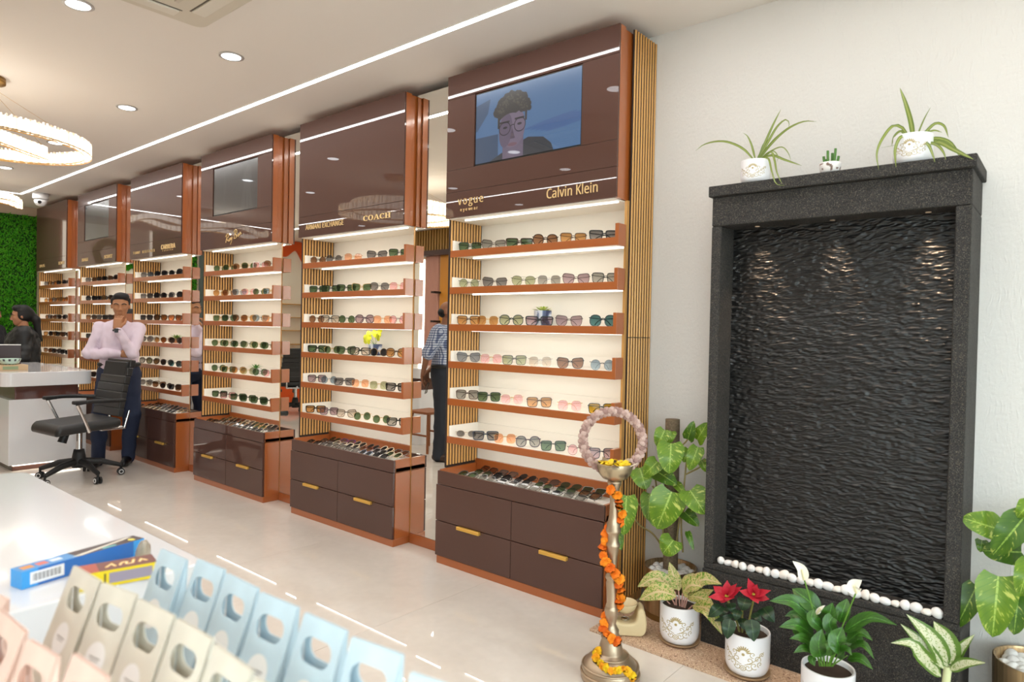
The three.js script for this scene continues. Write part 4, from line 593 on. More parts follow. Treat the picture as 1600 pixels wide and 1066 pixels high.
{
  const t = thing('pothos_on_pole', 'yellow green pothos climbing a moss pole in a gold planter beside the fountain', 'potted plant', [-1.512, YM, -0.212]);
  planter(t, 0.128, 0.24, 30); const z = -0.2;
  const top = at(1051, 655, -0.225), g = cyl(0.036, 0.035, V(0.0, 0.2, 0), loc(t, top), 18); g.computeVertexNormals();
  const cb = tex(128, 256, (u, v) => { const n = fbm(N1, u, v, 40, 60, 2); return mixc([92, 78, 60], [142, 122, 98], n); }, true, 1, 3);
  obj('moss_pole', g, std(0xffffff, 0.95, 0, { map: cb, bumpMap: cb, bumpScale: 0.004 }), t);
  const k = zoomer(880, 620, 4.44), pm = 4.44 * 322 / 1.12;
  clickLeaves(t, LFM.pothos, k, z, pm, [[[[705, 232], [648, 345]], 108, 0.06], [[[748, 242], [730, 325]], 78, 0.04], [[[748, 325], [735, 535]], 172, 0.1], [[[655, 450], [558, 545]], 118, 0.09], [[[530, 495], [575, 645]], 158, 0.07], [[[660, 525], [790, 612]], 128, 0.05, LFM.pothosDark], [[[600, 672], [590, 860]], 118, 0.08], [[[752, 660], [648, 918]], 222, 0.13], [[[880, 650], [988, 818]], 170, 0.09], [[[842, 800], [942, 900]], 98, 0.07, LFM.pothosDark], [[[865, 296], [905, 168]], 82, 0.05, LFM.pothosDark], [[[930, 300], [1002, 178]], 105, 0.05], [[[872, 365], [832, 455]], 78, 0.05], [[[935, 350], [872, 512]], 100, 0.06], [[[958, 440], [995, 525]], 66, 0.04], [[[440, 688], [418, 962]], 150, 0.25], [[[385, 930], [402, 1066]], 60, 0.25, LFM.pothosDark], [[[765, 995], [690, 1090]], 150, 0.12], [[[862, 935], [905, 1066]], 40, 0.1, LFM.pothosDark], [[[780, 600], [860, 700]], 60, 0.05], [[[620, 780], [640, 905]], 100, 0.05]], 'heart', { cup: 0.18, wave: 0.012 });
  for (const pts of [[[700, 1100], [690, 900], [660, 700], [640, 560], [650, 450]], [[780, 1090], [800, 900], [830, 700], [850, 500], [870, 360]], [[830, 1080], [820, 850], [860, 680], [800, 610]], [[700, 1060], [620, 950], [520, 880], [440, 700]], [[850, 540], [960, 480], [985, 440]], [[810, 350], [860, 300], [865, 250]], [[560, 780], [480, 710], [430, 690]], [[620, 620], [650, 680], [600, 690]]]) obj('vine', tube(pts.map(q => loc(t, at(...k(...q), z + 0.045))), 0.0042, 20, 6), LFM.stemBrown, t);
}
{
  const t = thing('potted_pothos', 'large leaved variegated pothos in a gold planter right of the fountain', 'potted plant', [-0.075, 0, -0.2]);
  planter(t, 0.14, 0.255, 34); const k = zoomer(1470, 780, 3.73), z = -0.16, pm = 3.73 * 436;
  clickLeaves(t, LFM.pothos, k, z, pm, [[[[335, 175], [122, 108]], 185, 0.06], [[[490, 100], [302, 328]], 175, 0.1, LFM.pothosDark], [[[470, 310], [240, 300]], 190, 0.04, LFM.pothosDark], [[[335, 450], [300, 806]], 215, 0.13], [[[210, 505], [88, 750]], 140, 0.06, LFM.pothosDark], [[[455, 535], [425, 792]], 145, 0.11, LFM.pothosDark], [[[520, 20], [445, 108]], 95, 0.08], [[[520, 360], [455, 570]], 120, 0.12], [[[240, 240], [230, 310]], 70, 0.03, LFM.pothosDark], [[[600, 250], [640, 480]], 180, 0.08], [[[620, 520], [600, 760]], 180, 0.08], [[[560, 80], [700, 180]], 180, 0.05]], 'heart', { cup: 0.18, wave: 0.012 });
  for (const pts of [[[560, 1000], [520, 700], [440, 500], [340, 460]], [[560, 1000], [530, 500], [450, 300], [330, 180]], [[570, 1000], [560, 500], [500, 200], [490, 100]], [[560, 1000], [480, 700], [380, 480], [210, 500]]]) obj('vine', tube(pts.map(q => loc(t, at(...k(...q), z + 0.02))), 0.005, 20, 6), LFM.stem, t);
}
// soapstone oil burner
{
  const c = atY(976, 988, YM), t = thing('oil_burner', 'beige soapstone oil burner with a tealight on the mat', 'oil burner', [c.x, YM, c.z], Math.atan2(CAM.x - c.x, CAM.z - c.z) + 0.1);
  const st = std(0xd9c59b, 0.4), s = new THREE.Shape(); s.moveTo(-0.066, 0.0); s.lineTo(0.066, 0); s.bezierCurveTo(0.092, 0.006, 0.088, 0.06, 0.076, 0.1); s.quadraticCurveTo(0.07, 0.116, 0.062, 0.1); s.bezierCurveTo(0.056, 0.05, 0.05, 0.038, 0.0, 0.038); s.bezierCurveTo(-0.05, 0.038, -0.056, 0.05, -0.062, 0.1); s.quadraticCurveTo(-0.07, 0.116, -0.076, 0.1); s.bezierCurveTo(-0.088, 0.06, -0.092, 0.006, -0.066, 0);
  const g = new THREE.ExtrudeGeometry(s, { depth: 0.07, bevelEnabled: true, bevelSize: 0.01, bevelThickness: 0.014, bevelSegments: 4, curveSegments: 10 }); g.translate(0, 0.01, -0.035); obj('body', g, st, t);
  obj('bowl', lathe([[0, 0.094], [0.026, 0.096], [0.046, 0.114], [0.057, 0.14], [0.053, 0.143], [0.044, 0.126], [0.022, 0.108], [0, 0.106]], 32), st, t);
  obj('tealight', lathe([[0, 0.048], [0.019, 0.048], [0.019, 0.066], [0.0175, 0.066], [0.0175, 0.062], [0, 0.062]], 24), M.chrome, t);
}

// ------------------------------------------------------------------ brass lamp with garlands
const LX = -1.412, LZ = 0.5;
{
  const t = thing('brass_oil_lamp', 'tall brass oil lamp with turned stem and flower filled bowl', 'oil lamp', [LX, 0, LZ]);
  obj('foot', lathe([[0, 0], [0.112, 0], [0.118, 0.012], [0.118, 0.03], [0.112, 0.036], [0.114, 0.048], [0.108, 0.062], [0.092, 0.084], [0.07, 0.1], [0.052, 0.108], [0.05, 0.114]], 56).translate(0, 0, 0), M.brass, t); obj('foot_ring', [0.034, 0.06, 0.1].map((y, k) => new THREE.TorusGeometry([0.116, 0.111, 0.071][k], 0.005, 8, 48).rotateX(Math.PI / 2).translate(0, y, 0)), M.brass, t);
  obj('stem', lathe([[0.05, 0.114], [0.047, 0.13], [0.042, 0.15], [0.036, 0.166], [0.04, 0.172], [0.036, 0.178], [0.03, 0.19], [0.032, 0.2], [0.022, 0.21], [0.016, 0.225], [0.019, 0.25], [0.023, 0.27], [0.021, 0.278], [0.024, 0.284], [0.021, 0.29], [0.017, 0.3], [0.019, 0.36], [0.021, 0.392], [0.018, 0.4], [0.024, 0.412], [0.024, 0.42], [0.015, 0.436], [0.013, 0.452], [0.016, 0.5], [0.021, 0.535], [0.024, 0.54], [0.024, 0.548], [0.018, 0.558], [0.018, 0.585], [0.024, 0.595], [0.026, 0.605], [0.022, 0.618], [0.024, 0.628], [0.02, 0.638], [0.016, 0.66], [0.014, 0.72], [0.017, 0.77], [0.024, 0.795], [0.024, 0.802], [0.014, 0.81]].map(p => [p[0] * (p[1] > 0.2 ? 1.18 : 1), p[1]]), 32), M.brass, t);
  const bowlS = tex(64, 64, (u, v) => { const n = fbm(N1, u, v, 12, 6, 3); return mixc([188, 170, 140], [70, 60, 50], clamp((n - 0.5) * 3)); }, true);
  obj('bowl', lathe([[0, 0.804], [0.022, 0.805], [0.048, 0.813], [0.064, 0.832], [0.0715, 0.858], [0.073, 0.874], [0.068, 0.874], [0.06, 0.842], [0.03, 0.824], [0, 0.82]], 44), std(0xffffff, 0.35, 0.8, { map: bowlS }), t);
  for (let k = 0; k < 5; k++) { const a = k * 1.2566 + 0.5; const s = new THREE.Shape(); s.moveTo(-0.022, 0); s.lineTo(0.022, 0); s.quadraticCurveTo(0.01, 0.014, 0, 0.03); s.quadraticCurveTo(-0.01, 0.014, -0.022, 0); const g = new THREE.ExtrudeGeometry(s, { depth: 0.003, bevelEnabled: false }); g.rotateX(Math.PI / 2 - 0.5); g.translate(0, 0.87, 0.066); g.rotateY(a); obj('spout', g, M.brass, t); }
  const yp = std(0xf2cf1c, 0.7), pet = []; for (let k = 0; k < 110; k++) { const a = rnd() * 6.283, r = 0.06 * Math.sqrt(rnd()); const g = new THREE.CircleGeometry(rr(0.006, 0.01), 6); g.scale(1, 1.5, 1); g.rotateX(-Math.PI / 2 + rr(-0.6, 0.6)); g.rotateY(rnd() * 6); g.translate(r * Math.cos(a), 0.868 + rr(0, 0.01), r * Math.sin(a)); pet.push(g); }
  pet.push(lathe([[0, 0.868], [0.064, 0.864]], 24)); const pm = obj('flower_petals', pet, yp, t); pm.userData.kind = 'stuff';
  obj('wick', [cyl(0.006, 0.005, V(0, 0.868, 0), V(0, 0.885, 0), 8)], std(0x3a2a1a, 0.8), t);
}
{ // ring garland standing behind the bowl
  const c = at(957, 689, LZ - 0.075), t = thing('ring_garland', 'pinkish beige ring garland of rolled buds behind the lamp bowl', 'garland', [c.x, c.y, c.z]);
  const d = toCam(c), q = new THREE.Quaternion().setFromRotationMatrix(new THREE.Matrix4().lookAt(d, V(0, 0, 0), V(0, 1, 0)));
  const bud = (() => { const gs = []; for (let k = 0; k < 3; k++) { const g = new THREE.TorusGeometry(0.0095 - k * 0.0026, 0.0042, 6, 12); g.translate(0, 0, k * 0.004); gs.push(g); } gs.push(new THREE.SphereGeometry(0.007, 8, 6)); return merge(gs); })();
  const cols = [std(0xb3948a, 0.85), std(0x9c7c74, 0.85), std(0xc6aaa0, 0.85)];
  obj('hoop', new THREE.TorusGeometry(0.122, 0.006, 6, 60).applyQuaternion(q), cols[1], t);
  for (let k = 0; k < 40; k++) for (let s = 0; s < 3; s++) { const a = (k + s * 0.33) / 40 * Math.PI * 2, r = 0.122 + [-0.009, 0.009, 0][s]; const m = obj('bud', bud, cols[(k + s) % 3], t); m.position.copy(V(r * Math.cos(a), r * Math.sin(a), [0.004, 0.004, 0.01][s]).applyQuaternion(q)); m.quaternion.copy(q).multiply(new THREE.Quaternion().setFromEuler(new THREE.Euler(rr(-0.7, 0.7), rr(-0.7, 0.7), 0))); }
}
{ // marigold garlands
  const flower = (r, n) => { const gs = []; for (let ring = 0; ring < 4; ring++) for (let k = 0; k < n; k++) { const a = (k + ring * 0.5) / n * 6.283, el = 0.15 + ring * 0.42; const g = new THREE.CircleGeometry(r * 0.36, 5); g.scale(1, 0.8, 1); g.rotateX(-0.9 + 0.5 * (k % 2)); g.translate(0, 0, r * (0.85 - ring * 0.07)); g.rotateX(-el); g.rotateY(a); gs.push(g); const h = g.clone(); h.scale(1, -0.8, 1); if (ring < 2) gs.push(h); } gs.push(new THREE.SphereGeometry(r * 0.6, 8, 6)); return merge(gs); };
  const fo = flower(0.0205, 9), fy = flower(0.0165, 8); const or = [std(0xf07a06, 0.75), std(0xf58e0a, 0.75), std(0xe86a04, 0.75)], ye = [std(0xf2b808, 0.75), std(0xeec60c, 0.75), std(0xf0a008, 0.75)], gr = std(0x6a8a2c, 0.8);
  const gar = (name, label, path, n, f, mats, dz) => { const P = path.map(q => at(q[0], q[1], LZ + q[2])), cv = new THREE.CatmullRomCurve3(P), t = thing(name, label, 'garland', P[0].toArray());
    obj('string', new THREE.TubeGeometry(new THREE.CatmullRomCurve3(P.map(p => loc(t, p))), 60, 0.003, 5), gr, t);
    for (let k = 0; k < n; k++) { const p = cv.getPointAt(k / (n - 1)); const m = obj('marigold', f, mats[k % 3], t); m.position.copy(loc(t, p)).add(V(rr(-0.006, 0.006), 0, rr(-0.004, 0.006))); m.rotation.set(rr(0, 1.6), rr(0, 6), rr(-0.6, 0.6)); const s = rr(0.85, 1.15); m.scale.setScalar(s); } };
  gar('marigold_garland', 'orange marigold garland winding down the brass lamp stem', [[957, 766, 0.035], [966, 780, 0.02], [969, 795, 0.0], [971, 810, -0.005], [964, 822, -0.03], [950, 826, -0.01], [946, 838, 0.0], [944, 854, 0.01], [945, 868, 0.02], [948, 880, 0.035], [955, 890, 0.04], [964, 900, 0.03], [969, 912, 0.01], [970, 926, 0], [968, 940, -0.01], [958, 955, -0.03], [946, 962, 0.0], [943, 975, 0.02], [946, 988, 0.04], [955, 997, 0.06], [965, 1003, 0.06]], 30, fo, or);
  gar('marigold_garland', 'yellow marigold garland lying around the lamp foot', [[934, 1016, 0.04], [931, 1026, 0.06], [937, 1037, 0.085], [947, 1043, 0.1], [958, 1049, 0.105], [968, 1048, 0.1], [977, 1046, 0.085], [985, 1053, 0.07], [990, 1060, 0.06]], 15, fy, ye);
}
// small pots on the shelves
{
  const bw = tex(64, 64, (u, v) => { const n = fbm(N1, u, v, 7, 5, 3); return n > 0.54 ? [214, 218, 226] : n > 0.46 ? [120, 132, 160] : [48, 58, 92]; });
  const bwM = std(0xffffff, 0.35, 0, { map: bw });
  const small = (name, label, i, px, r, z, pr, ph, mat, leaf) => { const y = ROWS[r] - 0.0028, x = xAt(px, y + 0.04, z); const t = thing(name, label, 'potted plant', [x, y, z]); obj('pot', lathe([[0, 0], [pr * 0.85, 0], [pr * 0.95, ph * 0.1], [pr, ph], [pr * 0.9, ph], [pr * 0.88, ph * 0.85], [0, ph * 0.85]], 4 * 6), mat, t); leaf(t, ph * 0.85); };
  const rosette = (cols, n, L, w, up) => (t, y) => { for (let k = 0; k < n; k++) { const a = k * 2.4, e = up + 0.9 * (k / n), l = L * (1 - 0.4 * k / n); const d = V(Math.cos(a) * Math.cos(e), Math.sin(e), Math.sin(a) * Math.cos(e)); obj('leaf', leafAlong([V(0, y, 0), V(0, y, 0).addScaledVector(d, l * 0.55).add(V(0, l * 0.05, 0)), V(0, y, 0).addScaledVector(d, l)], w, 'ovate', V(0, 1, 0.01), { cup: 0.4, nv: 6, nu: 2 }), cols[k % cols.length], t); } };
  small('small_succulent', 'lime green succulent in a blue and white pot, nearest display unit', 0, 848, 2, -0.19, 0.05, 0.088, bwM, rosette([std(0xb5c24a, 0.6), std(0x93aa36, 0.6), std(0xd0d47c, 0.6)], 18, 0.068, 0.022, 0.25));
  small('small_pothos', 'yellow leaved plant in a blue and white pot, second display unit', 1, 586, 3, -0.2, 0.05, 0.078, bwM, (t, y) => { for (const [dx, dy, dz, s] of [[-0.055, 0.05, 0.03, 0.045], [-0.02, 0.075, 0.03, 0.05], [0.0, 0.04, 0.05, 0.05], [0.03, 0.085, 0.02, 0.045], [0.06, 0.095, 0.0, 0.04], [-0.07, 0.03, 0.02, 0.035], [0.02, 0.06, -0.02, 0.045]]) { const p = V(dx, y + dy, dz); obj('leaf', leafAlong([p.clone().add(V(0, s * 0.5, 0)), p.clone().add(V(0, 0, 0.012)), p.clone().add(V(0.004, -s * 0.6, 0.006))], s * 0.85, 'heart', V(0.55, 0.3, 0.75), { cup: 0.2, nv: 8 }), std(0xcfcf1e, 0.5), t); obj('leaf_stem', cyl(0.0015, 0.0012, V(0, y, 0), p.clone().add(V(0, s * 0.4, 0)), 5), LFM.stem, t); } });
  small('small_grass_plant', 'tufted green plant in a small white pot, third display unit', 2, 400, 4, -0.19, 0.045, 0.05, M.white, rosette([std(0x3f7a2a, 0.6), std(0x578f34, 0.6)], 18, 0.08, 0.011, 0.2));
  small('small_agave', 'green agave in a small orange pot, fourth display unit', 3, 276, 3, -0.19, 0.04, 0.04, std(0xc78a5a, 0.6), rosette([std(0x5d8a3a, 0.6), std(0x86a24c, 0.6)], 14, 0.09, 0.022, 0.3));
}

// ------------------------------------------------------------------ counters, desk, chair
{ // near white counter
  const s = (x0, x1, z0, z1, r) => { const q = new THREE.Shape(); q.moveTo(x0 + r, -z0); q.lineTo(x1 - r, -z0); q.quadraticCurveTo(x1, -z0, x1, -z0 - r); q.lineTo(x1, -z1); q.lineTo(x0, -z1); q.lineTo(x0, -z0 - r); q.quadraticCurveTo(x0, -z0, x0 + r, -z0); return q; };
  const slab = (x0, x1, z0, z1, r, y0, y1, b) => { const g = new THREE.ExtrudeGeometry(s(x0, x1, z0, z1, r), { depth: y1 - y0 - 2 * b, bevelEnabled: b > 0, bevelSize: b, bevelThickness: b, bevelSegments: 2, bevelOffset: -b, curveSegments: 8 }); g.rotateX(-Math.PI / 2); g.translate(0, y0 + b, 0); return uvBox(g); };
  const t = thing('white_counter', 'glossy white counter with rounded corners in the foreground', 'counter', [-2.2, 0, 2.45]);
  part('counter_top', slab(-2.92, -1.515, 2.1, 2.78, 0.07, 0.75, 0.85, 0.004), M.white, t);
  part('counter_band', slab(-2.88, -1.55, 2.14, 2.78, 0.05, 0.6, 0.75, 0), M.brown, t);
  part('counter_body', slab(-2.92, -1.515, 2.12, 2.78, 0.05, 0, 0.6, 0.003), M.white, t);
  const b = thing('display_table', 'low white table holding the rows of paper bags', 'table', [-0.8, 0, 2.5]);
  part('table_top', slab(-1.5, 0.1, 2.2, 2.78, 0.03, 0.695, 0.73, 0.003), M.white, b);
  for (const [x, z] of [[-1.45, 2.25], [0.02, 2.25], [-1.45, 2.72], [0.02, 2.72]]) part('leg', bx(x - 0.02, x + 0.02, 0, 0.695, z - 0.02, z + 0.02, 0.004), M.white, b);
  // second counter down the shop, seen only in the mirrors
  const c = thing('white_counter', 'glossy white counter with brown band beside the man in checked shirt', 'counter', [-6.8, 0, 2.7]);
  part('counter_top', slab(-7.7, -6.0, 2.4, 2.95, 0.07, 0.8, 0.92, 0.004), M.white, c); part('counter_band', slab(-7.65, -6.05, 2.45, 2.92, 0.05, 0.66, 0.8, 0), M.brown, c); part('counter_body', slab(-7.68, -6.02, 2.42, 2.94, 0.05, 0, 0.66, 0.003), M.white, c);
  // reception desk
  const d = thing('reception_desk', 'white reception desk with brown recessed band and thick rounded top', 'desk', [-8.4, 0, 0.76]);
  const ds = (x0, x1, z0, z1, r) => { const q = new THREE.Shape(); q.moveTo(x0, -z0); q.lineTo(x1 - r, -z0); q.quadraticCurveTo(x1, -z0, x1, -z0 - r); q.lineTo(x1, -z1 + r); q.quadraticCurveTo(x1, -z1, x1 - r, -z1); q.lineTo(x0, -z1); return q; };
  const dslab = (x0, x1, z0, z1, r, y0, y1, bv) => { const g = new THREE.ExtrudeGeometry(ds(x0, x1, z0, z1, r), { depth: y1 - y0 - 2 * bv, bevelEnabled: bv > 0, bevelSize: bv, bevelThickness: bv, bevelSegments: 3, bevelOffset: -bv, curveSegments: 10 }); g.rotateX(-Math.PI / 2); g.translate(0, y0 + bv, 0); return uvBox(g); };
  part('desk_top', dslab(-9.2, -7.4, 0.4, 1.14, 0.09, 0.79, 0.92, 0.006), M.white, d);
  part('desk_band', dslab(-9.2, -7.5, 0.5, 1.02, 0.01, 0.665, 0.79, 0), phy(0x5a2a1c, 0.3, { clearcoat: 0.8, clearcoatRoughness: 0.04 }), d);
  part('desk_body', [dslab(-9.2, -7.47, 0.44, 1.07, 0.004, 0.06, 0.665, 0.002)], M.white, d);
  part('kick_plinth', dslab(-9.2, -7.52, 0.48, 1.03, 0.004, 0, 0.05, 0), M.brown, d);
  part('light_strip', bx(-7.525, -7.49, 0.048, 0.058, 0.48, 1.03), glow(new THREE.Color(1, 0.92, 0.78), 2.5), d); rectLight(d, 0.03, 0.53, V(-7.5 - d.position.x, 0.046, 0.755 - d.position.z), V(0, -1, 0), new THREE.Color(1, 0.92, 0.78), 2.5);
  // things on the desk
  const lp = atX(10, 568, -8.0), l = thing('laptop', 'open laptop seen from behind on the reception desk', 'laptop', [-8.3, 0.9205, 0.95], -0.2);
  obj('lid', bx(-0.012, 0.0, 0.02, 0.23, -0.17, 0.17, 0.004), std(0x33201f, 0.35), l); obj('lid_edge', bx(-0.013, 0.001, 0.222, 0.232, -0.17, 0.17, 0.002), M.matteWhite, l); obj('keyboard_base', bx(-0.24, 0.0, 0.0, 0.018, -0.17, 0.17, 0.004), M.plastic, l);
  const bx_ = thing('wooden_box', 'low pale wooden box on the desk under the bowl', 'box', [-7.75, 0.92, 1.03]); const bw = std(0xcdb08a, 0.6);
  obj('body', bx(-0.07, 0.07, 0, 0.055, -0.16, 0.1, 0.003), bw, bx_); obj('green_label', bx(0.0695, 0.0712, 0.012, 0.043, -0.08, 0.04), std(0x8fa07a, 0.6), bx_);
  const bo = thing('ceramic_bowl', 'pale green dotted ceramic bowl on the wooden box', 'bowl', [-7.755, 0.9755, 1.0]); const dots = tex(96, 48, (u, v) => { const a = (u * 12) % 1 - 0.5, b2 = (v * 3.2) % 1 - 0.5; return a * a + b2 * b2 < 0.05 ? [60, 66, 70] : [196, 222, 208]; });
  obj('bowl', lathe([[0, 0.002], [0.05, 0.0], [0.075, 0.015], [0.092, 0.055], [0.088, 0.057], [0.07, 0.02], [0, 0.012]], 36), std(0xffffff, 0.3, 0, { map: dots }), bo);
}
function officeChair(label, pos, turn) {
  const t = thing('office_chair', label, 'chair', pos, turn, 'black office chairs'); t.scale.setScalar(1.06);
  // faces +z in its own axes
  const seat = new RoundedBoxGeometry(0.5, 0.085, 0.5, 4, 0.04), p = seat.attributes.position; for (let k = 0; k < p.count; k++) { const z = p.getZ(k), x = p.getX(k); p.setY(k, p.getY(k) - (z > 0.1 ? 0.9 * (z - 0.1) ** 2 * 2.2 : 0) - 0.12 * x * x * 0 + 0.04 * Math.abs(x) * Math.abs(x)); } seat.computeVertexNormals(); seat.translate(0, 0.47, 0.02); obj('seat', seat, M.leather, t);
  const bk = []; for (let k = 0; k < 7; k++) { const y0 = 0.52 + k * 0.068, w = 0.42 - 0.012 * Math.abs(k - 2) * (k > 2 ? 1 : 0.6), zz = -0.225 - 0.05 * Math.pow((k - 1.5) / 5, 2) - k * 0.011; const g = new RoundedBoxGeometry(w * 1.08, 0.07, 0.05, 3, 0.009); g.rotateX(-0.16); g.translate(0, y0 + 0.034, zz); bk.push(g); } obj('backrest', bk, M.leather, t);
  obj('back_frame', [bx(-0.19, 0.19, 0.53, 0.98, -0.33, -0.3, 0.01).applyMatrix4(new THREE.Matrix4().makeTranslation(0, 0, 0.02))].map(g => { const q = g.attributes.position; for (let k = 0; k < q.count; k++) q.setZ(k, q.getZ(k) + 0.07 - (q.getY(k) - 0.5) * 0.16); return g; }), M.plastic, t);
  obj('back_bracket', [cyl(0.014, 0.014, V(0, 0.42, -0.1), V(0, 0.43, -0.27), 8), bx(-0.16, 0.16, 0.405, 0.425, -0.3, -0.1, 0.006), cyl(0.012, 0.012, V(-0.15, 0.415, -0.29), V(-0.15, 0.56, -0.33), 8), cyl(0.012, 0.012, V(0.15, 0.415, -0.29), V(0.15, 0.56, -0.33), 8)], M.chrome, t);
  for (const s of [-1, 1]) { const a = obj('armrest', tube([V(s * 0.27, 0.66, 0.14), V(s * 0.275, 0.672, 0.05), V(s * 0.27, 0.668, -0.1), V(s * 0.22, 0.66, -0.26)], 0.016, 16, 8), M.plastic, t); obj('arm_pad', bx(s * 0.27 - 0.024, s * 0.27 + 0.024, 0.655, 0.685, 0.06, 0.165, 0.01), M.plastic, a); obj('arm_strut', [cyl(0.013, 0.013, V(s * 0.27, 0.65, 0.13), V(s * 0.255, 0.42, 0.03), 10)], M.chrome, a); }
  obj('gas_lift', [cyl(0.024, 0.024, V(0, 0.24, 0), V(0, 0.4, 0), 14), cyl(0.032, 0.032, V(0, 0.4, 0), V(0, 0.425, 0), 14)], M.chrome, t);
  obj('tilt_lever', [cyl(0.03, 0.034, V(0.0, 0.4, 0.1), V(0, 0.32, 0.13), 12), bx(-0.09, 0.09, 0.405, 0.43, -0.12, 0.12, 0.006)], M.plastic, t);
  obj('hub', lathe([[0, 0.1], [0.05, 0.1], [0.056, 0.13], [0.048, 0.2], [0.038, 0.25], [0, 0.25]], 20), M.plastic, t);
  for (let k = 0; k < 5; k++) { const a = k * 2 * Math.PI / 5 + 0.35, d = V(Math.sin(a), 0, Math.cos(a)), sp = (r, y, rad) => V(d.x * r, y, d.z * r);
    const leg = obj('leg', [cyl(0.03, 0.026, sp(0.03, 0.15), sp(0.16, 0.135), 8), cyl(0.026, 0.018, sp(0.16, 0.135), sp(0.31, 0.085), 8)], M.plastic, t);
    const c = obj('caster', [...[-1, 1].map(q => cyl(0.028, 0.028, sp(0.31, 0.029).add(V(q * d.z * 0.008, 0, -q * d.x * 0.008)), sp(0.31, 0.029).add(V(q * d.z * 0.024, 0, -q * d.x * 0.024)), 14)), cyl(0.01, 0.01, sp(0.31, 0.03), sp(0.31, 0.08), 8)], M.plastic, leg);
    obj('caster_ring', [-1, 1].map(q => new THREE.TorusGeometry(0.016, 0.004, 6, 16).rotateY(Math.atan2(d.z, -d.x)).translate(...sp(0.31, 0.029).add(V(q * d.z * 0.0245, 0, -q * d.x * 0.0245)).toArray())), std(0xd8d8d8, 0.4), leg); }
  return t;
}
officeChair('black leather swivel chair with chrome arm struts in front of the reception desk', [-6.77, 0, 0.72], 0.1);
officeChair('black swivel office chair by the orange far corner, seen in a mirror', [-9.5, 0, 2.95], -1.1);
{ // wooden stool seen in the mirror
  const w = std(0x8a4f26, 0.5), t = thing('wooden_stool', 'wooden stool with slanted legs next to the far counter', 'stool', [-5.72, 0, 2.3]);
  obj('seat', bx(-0.17, 0.17, 0.43, 0.46, -0.17, 0.17, 0.006), w, t); for (const sx of [-1, 1]) for (const sz of [-1, 1]) obj('leg', cyl(0.014, 0.017, V(sx * 0.19, 0, sz * 0.19), V(sx * 0.13, 0.43, sz * 0.13), 8), w, t); obj('rung', [bx(-0.165, 0.165, 0.18, 0.2, -0.17, -0.155), bx(-0.165, 0.165, 0.18, 0.2, 0.155, 0.17)], w, t);
}
